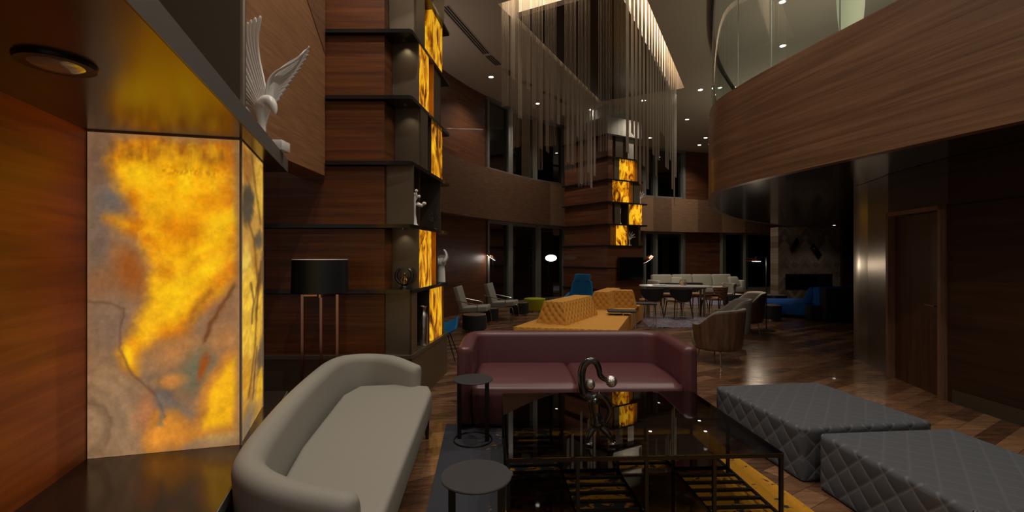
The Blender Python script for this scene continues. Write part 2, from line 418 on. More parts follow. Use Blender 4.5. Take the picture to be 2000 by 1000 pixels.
# door
dd = Vector((4.84-4.665, 5.80-4.92, 0)); da = math.atan2(dd.y, dd.x)
dc = Vector(((4.84+4.665)/2, (5.80+4.92)/2, 0))
def dl(s, n, z): u = dd.normalized(); nn = Vector((u.y, -u.x, 0)); return dc + u*s + nn*n + Vector((0, 0, z))
door = MB().box(dl(0, .05, 1.02), (.86, .045, 2.04), rz=da).build('door_1', wood_door); structure(door)
fr = MB()
fr.box(dl(-.46, .0, 1.05), (.05, .10, 2.10), rz=da); fr.box(dl(.46, .0, 1.05), (.05, .10, 2.10), rz=da); fr.box(dl(0, .0, 2.075), (.97, .10, .05), rz=da)
fr.build('door_frame', wood('door_frame_wood', (.10, .05, .025), (.17, .085, .05), (.22, .12, .07), .4, (18, 18, .7)), door)
hd = MB(); hd.tube([dl(-.37, .02, 1.0), dl(-.37, -.05, 1.0)], .009); hd.tube([dl(-.37, -.05, 1.0), dl(-.24, -.05, 1.005)], .008); hd.box(dl(-.37, .024, .99), (.035, .01, .16), rz=da)
hd.build('door_handle', chrome, door)
bz = MB()
# ------------------------------------------------------------------ tower 1 (left) and tower 2 (far)
LV_ = [.517, 1.187, 1.857, 2.50, 3.17, 3.845, 4.52, 5.19, 5.86]
t1 = thing('shelving_tower', 'tall built-in wood tower with black shelves and backlit onyx boxes, nearer of the two', 'shelving tower', (0, 0, 0))
C1 = Vector((-1.017, 4.66)); D1 = Vector((.116, .993)).normalized(); N1 = Vector((-D1.y, D1.x))   # N1 points into the tower
def s1(t, n): p = C1 + D1*t + N1*n; return (p.x, p.y)
DEP = .29
# wood body panels, one per tier
for k in range(len(LV_)):
    z0 = LV_[k]; z1 = LV_[k+1] if k+1 < len(LV_) else ZC
    MB().prism([(-3.30, 4.675), (-1.31, 4.675), s1(1.5, .30), (-3.30, 6.2)], z0+.01, z1-.03).build('wood_panel', wood_red, t1)
plabel(MB().prism([(-3.30, 4.70), (-1.30, 4.70), (-1.03, 4.67), s1(0.02, .01), s1(1.4, .01), (-3.30, 6.1)], 0, .50).build('base', bronze, t1), 'bronze clad base')
for k, z in enumerate(LV_):
    b = MB(); x0 = -3.29 if z < 2 else -1.90
    if z > 2.3: pol = [(x0, 4.63), (-1.04, 4.63), s1(0, 0), s1(1.45, -.01), s1(1.5, .33), (x0, 4.9)]
    else: pol = [(x0, 4.63), (-1.04, 4.63), s1(0, 0), s1(1.42, 0), s1(1.5, .33), (x0, 4.9)]
    b.prism(pol, z-.02, z+.018); b.build('shelf', black_shelf if k else bronze, t1)
def panel1(t, n0, n1, k, m=bronze, name='divider', th=.02):
    z0, z1 = LV_[k]+.018, LV_[k+1]-.02
    return MB().prism([s1(t, n0), s1(t, n1), s1(t+th, n1), s1(t+th, n0)], z0, z1).build(name, m, t1)
def side1(ta, tb, n, k, m=bronze, name='side_panel', th=.02):
    z0, z1 = LV_[k]+.018, LV_[k+1]-.02
    return MB().prism([s1(ta, n), s1(tb, n), s1(tb, n+th), s1(ta, n+th)], z0, z1).build(name, m, t1)
def onyx1(ta, tb, k, n=.03, m=0):
    z0, z1 = LV_[k]+.02, LV_[k+1]-.022
    return plabel(MB().prism([s1(ta, n), s1(tb, n), s1(tb, n+.2), s1(ta, n+.2)], z0, z1, bev=.004, seg=1).build('onyx_box', onyx[m], t1), 'glowing backlit onyx box')
# tier 0..5: (divider t, side-panel range, onyx range, amber plate)
panel1(0.0, .02, DEP, 0, bronze); side1(.0, .20, .02, 0); onyx1(.78, 1.22, 0, m=1); panel1(.66, .03, DEP, 0, bronze_dark); panel1(1.30, .03, DEP, 0, bronze_dark)
panel1(.19, .0, DEP, 1); onyx1(.215, .43, 1, .0, 2); onyx1(.44, .66, 1, .0, 1); panel1(.84, .0, DEP, 1, amber_pl); panel1(1.12, .06, DEP, 1)
panel1(0.02, .0, DEP, 2); panel1(.66, .15, DEP, 2); panel1(1.15, .03, DEP, 2)
panel1(.26, .0, DEP, 3); side1(.26, .52, .0, 3); panel1(.74, .03, DEP, 3); onyx1(.86, 1.24, 3, m=0)
panel1(.19, .0, DEP, 4); onyx1(.215, .38, 4, .0, 3); onyx1(.39, .56, 4, .0, 2); panel1(.74, .0, DEP, 4, amber_pl); side1(.82, 1.1, .02, 4, bronze); panel1(1.15, .03, DEP, 4)
panel1(.10, .0, DEP, 5); side1(.10, .40, .0, 5); panel1(.55, .05, DEP, 5, bronze_dark); onyx1(.78, 1.24, 5, m=1)
panel1(.05, .02, DEP, 6); side1(.05, .6, .02, 6); side1(.8, 1.3, .02, 6)
for k, (x, y) in ((5, (-1.14, 4.80)), (4, (-1.13, 4.82)), (2, (-1.15, 4.8)), (3, (-1.13, 4.84))):
    MB().lathe([(.012, -.026), (.018, -.0265), (.018, -.02)], (x, y, LV_[k]), 16).build('puck_light', chrome, t1)
    ld = bpy.data.lights.new('puck', 'SPOT'); ld.energy = 1.1; ld.spot_size = R(110); ld.spot_blend = .6; ld.color = (1, .85, .6); ld.shadow_soft_size = .02
    lo = bpy.data.objects.new('puck_lamp', ld); COL.objects.link(lo); lo.location = (x, y, LV_[k]-.035); lo.parent = t1

t2 = thing('shelving_tower', 'far wood tower with onyx boxes, a television and a stone cap', 'shelving tower', (0, 0, 0))
C2 = Vector((2.85, 13.6)); DR = Vector((.87, .493)).normalized(); DL = Vector((-.60, .80)).normalized()
def s2(u, n): p = C2 + DR*u + DL*n; return (p.x, p.y)
wr2 = wood('far_tower_wood', (.07, .022, .009), (.125, .042, .017), (.19, .07, .03), .42, (.8, .8, 14))
for k in range(7):
    z0 = LV_[k] if k else 0; z1 = LV_[k+1] if k < 6 else 5.19
    if k == 0: z0 = 0
    if k < 2: pol = [s2(.0, .0), s2(1.40, .0), s2(1.40, 1.9), s2(0, 1.9)]
    elif k < 6 or k == 6: pol = [s2(.05, .02), s2(.05, .05), s2(.05, 1.9), s2(1.4, 1.9), s2(1.4, .36), s2(.22, .36), s2(.22, .02)]
    if k < 6 or z0 < z1: MB().prism(pol, z0+.01, z1-.02).build('wood_panel', wr2, t2)
MB().prism([s2(0, 0), s2(1.4, 0), s2(1.4, 1.9), s2(0, 1.9)], 5.20, 5.74).build('stone_cap', stone, t2)
MB().prism([s2(.3, .3), s2(1.2, .3), s2(1.2, 1.7), s2(.3, 1.7)], 5.74, ZC).build('neck', stone, t2)
for k, z in enumerate(LV_[:8]):
    ue = 1.6 if k in (3, 4) else (1.42 if k < 7 else 1.4)
    if k < 2:
        MB().prism([s2(-.03, -.03), s2(.0, -.03), s2(.0, 1.9), s2(-.03, 1.9)], z-.03, z+.02).build('shelf', black_shelf, t2)
    else: MB().prism([s2(-.04, -.04), s2(ue, -.04), s2(ue, .38), s2(.1, .38), s2(.1, 1.92), s2(-.04, 1.92)], z-.025, z+.02).build('shelf', black_shelf, t2)
def bx2(ua, ub, n0, n1, k, m, name):
    o = MB().prism([s2(ua, n0), s2(ub, n0), s2(ub, n1), s2(ua, n1)], LV_[k]+.02, LV_[k+1]-.025).build(name, m, t2)
    if name == 'onyx_box': o['label'] = 'glowing backlit onyx box'
for k, ua, m in ((2, .12, 1), (3, .98, 0), (4, .42, 2), (5, .62, 3)):
    bx2(ua, ua+.22, .0, .02, k, amber_pl, 'amber_plate') if k == 2 else None
    u_ = ua+.22*(k == 2); bx2(u_, u_+.20, -.01, .3, k, onyx[m], 'onyx_box'); bx2(u_+.22, u_+.42, -.01, .3, k, onyx[(m+2) % 4], 'onyx_box')
bx2(.80, .86, .02, .34, 2, amber_pl, 'divider'); bx2(1.30, 1.38, .02, .34, 2, bronze, 'divider')
bx2(.32, .55, .03, .06, 3, bronze, 'side_panel'); bx2(.85, .9, .03, .34, 3, bronze, 'divider')
bx2(.95, 1.05, .03, .34, 4, amber_pl, 'divider'); bx2(1.1, 1.35, .03, .06, 4, bronze, 'side_panel')
bx2(.30, .5, .03, .06, 5, bronze, 'side_panel'); bx2(1.15, 1.25, .03, .34, 5, amber_pl, 'divider')
bx2(.35, .65, .03, .06, 6, bronze_dark, 'side_panel'); bx2(.85, 1.1, .03, .06, 6, stone, 'side_panel')
tv = thing('television', 'flat black television mounted on the far tower', 'television', (*s2(.88, -.06), .80), math.atan2(DR.y, DR.x))
bz_ = MB().box((0, 0, .36), (1.02, .05, .72), bev=.006).build('bezel', black_metal, tv)
MB().box((0, -.027, .36), (.98, .004, .68)).build('screen', mat('dark_screen', (.004, .004, .005), .12), bz_)
MB().box((0, .04, .36), (.3, .06, .3)).build('wall_bracket', black_metal, tv)

# ------------------------------------------------------------------ near-left alcove with the big onyx lantern
ED = Vector((-.32, 1)).normalized(); EC = Vector((-1.72, 3.48))            # front edge direction and far corner
def ef(t, n=0): p = EC - ED*t + Vector((-ED.y, ED.x))*n; return (p.x, p.y)  # n>0 = away from the room
t0 = thing('display_niche', 'dark metal niche with wood back holding the glowing onyx lantern', 'wall niche', (0, 0, 0))
ZS, ZD = 2.19, .517
def slabpoly(inset=0): return [ef(inset), ef(4.2), ef(4.2, 2.2), (-2.72, 3.0), (-2.72, 3.48), (EC.x-.02, 3.48)]
MB().prism([ef(0), ef(4.2), (-3.3, -.6), (-3.3, 3.48)], ZS, ZS+.10).build('top_shelf', shelf_gloss, t0)
edge_m = mat('satin_grey_edge', (.17, .165, .16), .42, .35)
for z0_, z1_, nm in ((ZS+.001, ZS+.099, 'shelf_edge'), (ZD-.049, ZD-.001, 'counter_edge')):
    MB().prism([ef(0, -.006), ef(4.2, -.006), ef(4.2, .0), ef(0, .0)], z0_, z1_).build(nm, edge_m, t0)
MB().prism([ef(0), ef(4.2), (-3.2, -.6), (-3.2, 3.48)], ZD-.05, ZD).build('counter', mat('counter_metal', (.07, .055, .045), .16, .7), t0)
MB().prism([ef(.03, .04), ef(4.2, .04), (-3.1, -.6), (-3.1, 3.45)], 0, ZD-.05).build('base_cabinet', bronze, t0)
OL, OR, OB = Vector((-2.16, 2.315)), Vector((-1.485, 2.49)), Vector((-1.71, 3.12))
wl = Vector((-2.165, 2.315)); wd = -ED
bp = wl + wd*3.2
MB().strip([(wl.x, wl.y), (bp.x, bp.y)], ZD, ZS).build('back_panel', wood_wall, t0)
fo = OL - (OR-OL)*.5
MB().prism([(OR.x+.012, OR.y), (OR.x+.012, OR.y+.03), (fo.x, fo.y+.03), (fo.x, fo.y)], ZS+.10, ZC).build('upper_fin', mat('olive_bronze', (.10, .085, .06), .45, .5), t0)
MB().box((OR.x+.006, OR.y+.008, (ZS+.1+ZC)/2), (.016, .022, ZC-ZS-.1)).build('fin_edge', mat('pale_metal_edge', (.35, .32, .28), .35, .6), t0)
dlt = MB().lathe([(.082, -.012), (.10, -.014), (.105, -.004), (.105, 0), (.08, 0)], (-1.50, 1.50, ZS), 40).build('downlight_ring', black_metal, t0)
MB().lathe([(.02, -.022), (.055, -.02), (.078, -.008), (.08, 0)], (-1.50, 1.50, ZS), 40).build('downlight_lens', mat('dull_lens', (.35, .38, .42), .15, .6), dlt)

# lantern painted by the stone's own pattern: colours per point of the slab
def vnoise(x, y, seed):
    rng = np.random.RandomState(seed); g = rng.rand(64, 64)
    xi, yi = np.floor(x).astype(int), np.floor(y).astype(int); fx, fy = x-xi, y-yi
    fx = fx*fx*(3-2*fx); fy = fy*fy*(3-2*fy)
    a = g[xi % 64, yi % 64]; b = g[(xi+1) % 64, yi % 64]; c = g[xi % 64, (yi+1) % 64]; d = g[(xi+1) % 64, (yi+1) % 64]
    return (a*(1-fx)+b*fx)*(1-fy)+(c*(1-fx)+d*fx)*fy
def fbm(x, y, seed, o=5):
    s = 0; a = .5; n = 0
    for i in range(o): s = s+a*vnoise(x*2**i+7.3*i, y*2**i+3.1*i, seed+i); n += a; a *= .55
    return s/n-.5
def seg_dist(x, y, pts):
    d = np.full(x.shape, 1e9)
    for (x0, y0), (x1, y1) in zip(pts, pts[1:]):
        L2 = (x1-x0)**2+(y1-y0)**2; t = np.clip(((x-x0)*(x1-x0)+(y-y0)*(y1-y0))/L2, 0, 1)
        d = np.minimum(d, np.hypot(x-x0-t*(x1-x0), y-y0-t*(y1-y0)))
    return d
def paint(x, y, base, blobs, veins, warp=26, seed=3):
    wx = x + warp*fbm(x/70, y/70, seed)*2.6 + 7*fbm(x/13, y/13, seed+31)*2; wy = y + warp*fbm(x/70, y/70, seed+20)*2.6 + 9*fbm(x/13, y/13, seed+33)*2
    C = np.zeros(x.shape+(3,)); C[:] = base
    for (cx, cy, rx, ry, rot, c, soft) in blobs:
        a = math.radians(rot); dx, dy = wx-cx, wy-cy
        u = (dx*math.cos(a)+dy*math.sin(a))/rx; v = (-dx*math.sin(a)+dy*math.cos(a))/ry
        k = np.clip((1-np.hypot(u, v))/soft, 0, 1); k = (k*k*(3-2*k))[..., None]; C = C*(1-k)+np.array(c)*k
    for pts, wv, c, al in veins:
        k = (np.exp(-(seg_dist(x+warp*.4*fbm(x/25, y/25, seed+5)*2, y+warp*.4*fbm(x/25, y/25, seed+6)*2, pts)/wv)**2)*al)[..., None]; C = C*(1-k)+np.array(c)*k
    rg = 1-np.abs(fbm(wx/60, wy/60, seed+50, 5))*9                 # thin branching veins
    rg = np.clip(rg, 0, 1)[..., None]*.30; C = C*(1-rg)+C*np.array((.62, .50, .42))*rg
    C *= (1+.25*fbm(wx/26, wy/26, seed+9, 6)+.15*fbm(x/7, y/7, seed+12, 3))[..., None]
    return np.clip(C, 0, 255)
YB, YO, OG, BR, GR, PK, DK = (255, 196, 18), (240, 160, 8), (212, 118, 10), (140, 78, 26), (128, 106, 84), (166, 112, 70), (78, 50, 30)
def lantern_panel(a, b, nx, nz, fn, name, m):
    xs = np.linspace(0, 1, nx+1); zs = np.linspace(0, 1, nz+1)
    X, Z = np.meshgrid(xs, zs, indexing='ij'); rgb = fn(X, Z); k = np.power(np.clip((rgb/255+.055)/1.055, 0, 1), 2.4)
    vs = [(a.x+(b.x-a.x)*u, a.y+(b.y-a.y)*u, ZD+.001+(ZS-ZD-.002)*v) for u in xs for v in zs]
    fs = [(i*(nz+1)+j, (i+1)*(nz+1)+j, (i+1)*(nz+1)+j+1, i*(nz+1)+j+1) for i in range(nx) for j in range(nz)]
    me = bpy.data.meshes.new(name); me.from_pydata(vs, [], fs); me.materials.append(m)
    ca = me.color_attributes.new('stone', 'FLOAT_COLOR', 'POINT')
    ca.data.foreach_set('color', np.concatenate([k.reshape(-1, 3), np.ones(((nx+1)*(nz+1), 1))], 1).ravel())
    o = bpy.data.objects.new(name, me); COL.objects.link(o); o.parent = lan; return o
lan = thing('onyx_lantern', 'large backlit onyx lantern glowing amber on the near-left counter', 'lantern', (0, 0, 0))
om = mat('lantern_onyx', (.4, .3, .2), .28, coat=.15); t_, N_, L_, b_ = nt(om)
at = N_.new('ShaderNodeAttribute'); at.attribute_name = 'stone'
fine = noise(om, mapping(om, (1, 1, 1)), 60, 5, .7); fr_ = ramp(om, fine, [(.3, (.86,)*3), (.7, (1.06,)*3)])
mu = N_.new('ShaderNodeMixRGB'); mu.blend_type = 'MULTIPLY'; mu.inputs[0].default_value = 1
L_.new(at.outputs['Color'], mu.inputs[1]); L_.new(fr_, mu.inputs[2]); L_.new(mu.outputs[0], b_.inputs['Emission Color']); b_.inputs['Emission Strength'].default_value = 1.0
b_.inputs['Base Color'].default_value = (.10, .07, .045, 1)
def sdf(x, y, pts):                    # signed distance to a closed outline, negative inside
    d = seg_dist(x, y, pts+[pts[0]]); ins = np.zeros(x.shape, bool)
    for (x0, y0), (x1, y1) in zip(pts, pts[1:]+[pts[0]]):
        c = ((y0 > y) != (y1 > y)) & (x < (x1-x0)*(y-y0)/((y1-y0) if y1 != y0 else 1e-9)+x0); ins ^= c
    return np.where(ins, -d, d)
def sstep(a, b, v): k = np.clip((v-a)/(b-a), 0, 1); return (k*k*(3-2*k))[..., None]
def fn_front(X, Z):
    x = 170+300*X; y = 905-640*Z; n1 = fbm(x/60, y/60, 3); n2 = fbm(x/18, y/18, 13); n3 = fbm(x/90, y/90, 23); n4 = fbm(x/9, y/9, 33, 3)
    wx = x+22*n1+7*n2; wy = y+22*n3+7*fbm(x/18, y/18, 43)
    def blob(cx, cy, rx, ry, rot=0, soft=.8):
        a = math.radians(rot); dx, dy = wx-cx, wy-cy; u = (dx*math.cos(a)+dy*math.sin(a))/rx; v = (-dx*math.sin(a)+dy*math.cos(a))/ry
        k = np.clip((1-np.hypot(u, v))/soft, 0, 1); return (k*k*(3-2*k))[..., None]
    def mixc(C, c, k): return C*(1-k)+np.array(c)*k
    C = np.zeros(x.shape+(3,)); C[:] = (140, 104, 72)
    for cx, cy, rx, ry, rot, c in ((190, 330, 60, 110, 0, (112, 84, 62)), (185, 470, 40, 130, 0, (120, 96, 78)), (215, 400, 50, 60, 30, (104, 92, 82)), (200, 560, 60, 60, 0, (138, 92, 58)),
        (250, 540, 50, 80, -20, (158, 84, 30)), (215, 640, 70, 90, 0, (128, 100, 78)), (215, 830, 120, 130, 0, (148, 116, 84)), (290, 820, 50, 80, 20, (176, 110, 68)), (310, 790, 26, 70, -35, (104, 92, 82)),
        (435, 620, 60, 50, -50, (140, 98, 66)), (440, 690, 60, 60, 0, (176, 118, 66)), (340, 700, 80, 60, 0, (176, 118, 66)), (375, 745, 50, 70, 25, (104, 100, 76)), (330, 820, 70, 30, 30, (120, 102, 86)), (420, 880, 90, 30, 0, (176, 140, 84)), (400, 600, 30, 50, 30, (180, 110, 46))):
        C = mixc(C, c, blob(cx, cy, rx, ry, rot, .9))
    d = np.hypot((wx-150), (wy-850)*1.0)                       # agate rings round the lower left corner
    C = C*(1+(np.sin(d/5)*.05+np.sin(d/17+1)*.09)[..., None]*blob(170, 830, 150, 190))
    C = mixc(C, (196, 128, 60), blob(325, 765, 50, 22, -10)); C = mixc(C, (150, 74, 24), blob(391, 738, 15, 40, 12))
    main = [(205, 318), (222, 282), (300, 270), (455, 276), (458, 380), (466, 470), (462, 555), (432, 585), (392, 612), (368, 648), (352, 668), (300, 676), (276, 694), (262, 742), (240, 726), (231, 702), (256, 660), (278, 605), (293, 535), (270, 478), (205, 436), (262, 430), (226, 366)]
    sd = sdf(wx, wy, main)
    k = sstep(20, -16, sd); inner = sstep(0, -48, sd)
    I = np.zeros_like(C); I[:] = (206, 116, 16)
    I = mixc(I, (238, 160, 10), inner)
    for cx, cy, rx, ry, rot, c in ((262, 350, 62, 46, 25, YB), (360, 350, 30, 80, 10, YB), (425, 440, 80, 34, -25, YB), (345, 455, 70, 50, 0, (222, 140, 8)), (340, 400, 90, 30, 0, (236, 162, 10)), (330, 590, 80, 80, 30, YB), (395, 540, 90, 30, -30, YB), (280, 650, 50, 60, 20, (246, 178, 22)), (250, 700, 18, 40, -10, YB), (395, 490, 90, 18, -30, (252, 186, 10))):
        I = mixc(I, c, blob(cx, cy, rx, ry, rot, .95))
    streak = np.clip(.5+1.9*fbm(x/14, y/55, 61), 0, 1)[..., None]*sstep(348, 300, wy+20*n2)
    I = mixc(I, (128, 72, 22), streak*.85)
    lit = np.clip(1-np.abs(fbm(wx/60, wy/60, 50, 4))*7, 0, 1)[..., None]; I = mixc(I, (255, 196, 26), lit*.45)
    sp = np.clip((fbm(x/4, y/7, 77, 3)+.05)*5, 0, 1)[..., None]*np.exp(-((y-338-8*n2)/9)**2)[..., None]*sstep(290, 320, x)*sstep(450, 420, x)
    I = mixc(I, (150, 84, 16), sp*.45)
    I = mixc(I, (212, 118, 6), blob(345, 450, 60, 45, 0, .9)*.7); I = mixc(I, (222, 132, 6), blob(400, 395, 40, 26, 20, .9)*.6); I = mixc(I, (200, 112, 10), blob(318, 545, 26, 30, 20, .9)*.6)
    C = mixc(C, I, k)
    for pts, c in (([(408, 775), (440, 735), (466, 720), (466, 800), (452, 862), (392, 872), (386, 850), (400, 810)], (244, 176, 18)), ([(288, 868), (300, 838), (330, 835), (372, 872), (340, 888), (292, 892)], (220, 138, 46))):
        q = sdf(wx, wy, pts); C = mixc(C, (200, 124, 40), sstep(26, 4, q)*.8); C = mixc(C, c, sstep(8, -16, q))
    for pts, w_, c, al in (([(456, 572), (430, 616), (408, 652), (394, 684)], 5, (98, 52, 22), .75), ([(408, 580), (390, 600), (374, 618), (368, 645)], 7, (140, 78, 26), .5), ([(170, 597), (214, 600), (238, 614), (233, 636), (232, 690), (252, 742), (296, 790), (316, 836)], 3, (98, 70, 50), .6),
        ([(300, 794), (312, 826), (306, 850)], 7, (104, 98, 92), .6), ([(170, 798), (200, 806), (214, 846), (204, 884)], 3, (112, 82, 58), .5)):
        kk = (np.exp(-(seg_dist(x+12*n1+9*n2, y+12*n3+9*n2, pts)/w_)**2)*al)[..., None]; C = mixc(C, c, kk)
    C = mixc(C, (146, 108, 66), np.clip((X-.94)/.06, 0, 1)[..., None]*.8)
    C = C*(1+.16*n1+.20*n2+.12*n4)[..., None]
    return np.clip(C, 0, 255)
def fn_side(X, Z):
    x = 470+48*X; y = 850-560*Z; s = (x-470)*1.8
    sb = [(20, 330, 30, 45, 0, (150, 100, 40), .7), (75, 360, 40, 90, 0, (225, 175, 60), .6), (28, 400, 30, 60, 10, (78, 72, 56), .6), (55, 520, 22, 60, 0, (196, 140, 50), .7), (22, 520, 26, 70, 0, (236, 196, 80), .6),
          (70, 470, 26, 30, 0, (96, 84, 60), .7), (30, 620, 45, 120, 0, (248, 200, 62), .5), (75, 560, 18, 90, 15, (120, 84, 36), .6), (70, 640, 26, 90, 8, (232, 180, 56), .6), (78, 730, 26, 60, 15, (104, 80, 56), .6), (20, 740, 26, 60, 0, (222, 160, 40), .7), (72, 790, 22, 50, 0, (240, 186, 40), .6), (24, 830, 40, 40, 0, (128, 108, 84), .8)]
    sv = [([(40, 300), (55, 360), (78, 430)], 6, (84, 60, 26), .5), ([(30, 440), (48, 470), (64, 560), (60, 640)], 5, (90, 60, 22), .5), ([(80, 520), (62, 600), (52, 700), (30, 780)], 5, (90, 60, 26), .55), ([(36, 560), (46, 600), (40, 640)], 4, (96, 70, 36), .7), ([(60, 700), (44, 800)], 3, (84, 60, 36), .7)]
    return paint(s, y, (190, 140, 60), sb, sv, 9, 40)
lantern_panel(OL, OR, 150, 300, fn_front, 'front_pane', om)
lantern_panel(OR, OB, 60, 220, fn_side, 'side_pane', om)
pe = MB(); pe.bar((OR.x+.003, OR.y-.002, ZD), (OR.x+.003, OR.y-.002, ZS), .010, .010); pe.bar((OB.x+.003, OB.y, ZD), (OB.x+.003, OB.y, ZS), .007, .007)
pe.bar((OL.x, OL.y-.003, ZS-.004), (OR.x, OR.y-.003, ZS-.004), .006, .008); pe.bar((OR.x+.003, OR.y, ZS-.004), (OB.x+.003, OB.y, ZS-.004), .006, .008)
pe.build('edge_trim', mat('pale_edge', (.5, .46, .40), .3, .4), lan)

# ------------------------------------------------------------------ downlights, vents, chandelier
lens_m = mat('downlight_lens_lit', (1, 1, 1), .4, emit=(1, .96, .88), es=14)
def downlight(x, y, z, label, e=DOWN_W, size=120, r=.075, lit=True, grp='small ceiling downlights'):
    t = thing('downlight', label, 'ceiling light', (x, y, z), 0, grp)
    rg_ = MB().lathe([(r*.8, -.004), (r, -.012), (r*1.25, -.008), (r*1.28, 0), (r*.8, 0)], n=24).build('trim_ring', mat('white_trim', (.6, .58, .54), .5), t)
    MB().lathe([(.001, -.010), (r*.8, -.010), (r*.8, -.002)], n=24).build('lens', lens_m, rg_)
    ld = bpy.data.lights.new('downlight', 'SPOT'); ld.energy = e; ld.spot_size = R(size); ld.spot_blend = .8; ld.color = (1, .90, .76); ld.shadow_soft_size = .06
    lo = bpy.data.objects.new('lamp', ld); COL.objects.link(lo); lo.location = (0, 0, -.04); lo.parent = t
    return t
DLS = [((959, 150), 'downlight near the dark linear vent over the left wood wall'), ((1050, 202), 'downlight seen through the left chain strands'),
      ((1153, 214), 'left one of the paired downlights above the far tower'), ((1163, 214), 'right one of the paired downlights above the far tower'),
      ((1257, 196), 'downlight just beyond the dark chandelier panel'), ((1342, 233), 'downlight right of the chandelier between ceiling and balcony'),
      ((1270, 269), 'downlight above the far right window'), ((1378, 269), 'right of the two farthest downlights'), ((1366, 283), 'farthest downlight, above the wood wall'),
      ((1368, 175), 'downlight left of the balcony glass'), ((1406, 171), 'downlight at the edge of the balcony glass'), ((1529, 89), 'downlight seen through the middle of the balcony glass'), ((1528, 3), 'downlight at the top edge seen through the balcony glass')]
for (px, py), lb in DLS:
    p = P(px, py, ZC); downlight(p.x, p.y, ZC, lb, DOWN_W*(.05 if px in (1153, 1163) else 1), r=.07 if py > 20 else .06)
for x, y, lb in ((-1.45, 4.1, 'hidden downlight washing the wood panels of the near tower'), (1.2, 4.2, 'hidden downlight above the maroon sofa'), (2.4, 1.6, 'hidden downlight above the front grey ottoman'), (-.4, 1.6, 'hidden downlight above the foreground side table'), (.9, -1.2, 'hidden downlight behind the viewer'), (3.0, 5.2, 'hidden downlight above the floor between sofa and door')):
    downlight(x, y, ZC, lb, DOWN_W*1.3)
downlight(10.9, 15.4, ZB0, 'downlight at the balcony edge before the marble fireplace wall', 14, r=.05)
downlight(-1.05, 3.3, ZC, 'added downlight brightening the white eagle, out of the frame', DOWN_W*1.2)  # unseen lamp added to brighten the eagle and left fascia
# uplights added on the ledges to brighten the ceiling, hidden from below
def uplight(x, y, z, rz, L, Wd, e, label):
    t = thing('added_uplight', label, 'uplight', (x, y, z), rz, 'added fill uplights on the ledges')
    MB().box((0, 0, .015), (L, Wd, .03)).build('housing', black_metal, t)
    ld = bpy.data.lights.new('uplight', 'AREA'); ld.shape = 'RECTANGLE'; ld.size = L; ld.size_y = Wd; ld.energy = e; ld.color = (1, .88, .74)
    lo = bpy.data.objects.new('lamp', ld); COL.objects.link(lo); lo.location = (0, 0, .035); lo.rotation_euler = (R(180), 0, 0); lo.parent = t
UP = 55
uplight(-2.5, 2.4, 2.29, R(108), 1.6, .12, UP*.62, 'long added uplight on top of the dark niche')
uplight(5.3, 3.4, 3.90, R(100), 2.6, .15, UP*1.2, 'added uplight on the balcony floor nearest the camera')
uplight(5.4, 7.6, 3.90, R(90), 2.6, .15, UP*1.0, 'added uplight on the balcony floor behind the glass, middle one')
uplight(7.8, 12.6, 3.90, R(50), 2.6, .15, UP*1.2, 'added uplight on the balcony floor, farthest one')

_i = min(range(len(band)), key=lambda i: abs(band[i][1]-8.9)); _a, _b = offset(band, .12)[_i], offset(band, .12)[_i+1]
uplight(_a[0], _a[1], ZB1, math.atan2(_b[1]-_a[1], _b[0]-_a[0]), .8, .10, UP*.3, 'added uplight on the band ledge hidden behind the near shelving tower')
slot_m = mat('vent_slot', (.006, .006, .007), .7)
def vent(a, b, label):
    pa, pb = P(*a, ZC), P(*b, ZC); d = (pb-pa).normalized(); n = Vector((-d.y, d.x, 0))
    t = thing('linear_vent', label, 'ceiling vent', tuple((pa+pb)/2), 0, 'linear ceiling vents')
    c = (pa+pb)/2
    fr = MB(); fr.bar(pa-c+Vector((0, 0, -.003)), pb-c+Vector((0, 0, -.003)), .006, .22) if 0 else fr.box((0, 0, -.002), ((pb-pa).length, .20, .005), rz=math.atan2(d.y, d.x))
    fr.build('frame', mat('vent_frame', (.30, .25, .20), .6), t)
    for k in (-1, 0, 1):
        q = n*k*.055; MB().box((q.x, q.y, -.006), ((pb-pa).length-.03, .028, .006), rz=math.atan2(d.y, d.x)).build('slot', slot_m, t)
for a, b, lb in (((868, 12), (950, 105), 'long dark slotted vent nearest the shelving tower'), ((953, 108), (974, 127), 'short dark slotted vent just past the long one'), ((984, 134), (1006, 150), 'slotted vent behind the first chain strands'),
                 ((1020, 158), (1038, 168), 'slotted vent between the chain strands, left of the middle'), ((1060, 178), (1110, 204), 'farthest slotted vent behind the chains')):
    vent(a, b, lb)

chain_m = mat('chain_steel', (.62, .56, .48), .35, .6)
ch = thing('chain_chandelier', 'rectangular chandelier of long metal chain strands hung around a dark ceiling panel', 'chandelier', (0, 0, 0))
def rod(u0, v0, u1, v1): MB().bar(uv2(u0, v0, 7.1), uv2(u1, v1, 7.1), .03, .03).build('rail', black_metal, ch)
rod(.15, 0.02, .15, 2.4); rod(.3, .05, LU-.1, .05); rod(.3, 2.30, LU-.1, 2.30)
def bundle(u, v, du, dv, n, z1):
    b = MB(); ln = math.hypot(du, dv)
    for k in range(n):
        p = uv2(u+du*k/(n-1), v+dv*k/(n-1), 0)
        b.tube([(p[0], p[1], 7.1), (p[0], p[1], z1+random.uniform(-.01, .01))], .0042, 4)
    b.build('chain_bundle', chain_m, ch, angle=80)
rc = random.Random(5)
for v0, v1, z1 in ((.0, .13, 4.35), (.19, .38, 3.55), (.42, .58, 2.9), (.63, .83, 3.1), (.885, 1.09, 3.5), (1.26, 1.46, 3.0), (1.51, 1.71, 2.75), (1.87, 2.08, 3.3), (2.14, 2.32, 3.9)):
    bundle(.15, v0, 0, v1-v0, 9, z1)
u = .45
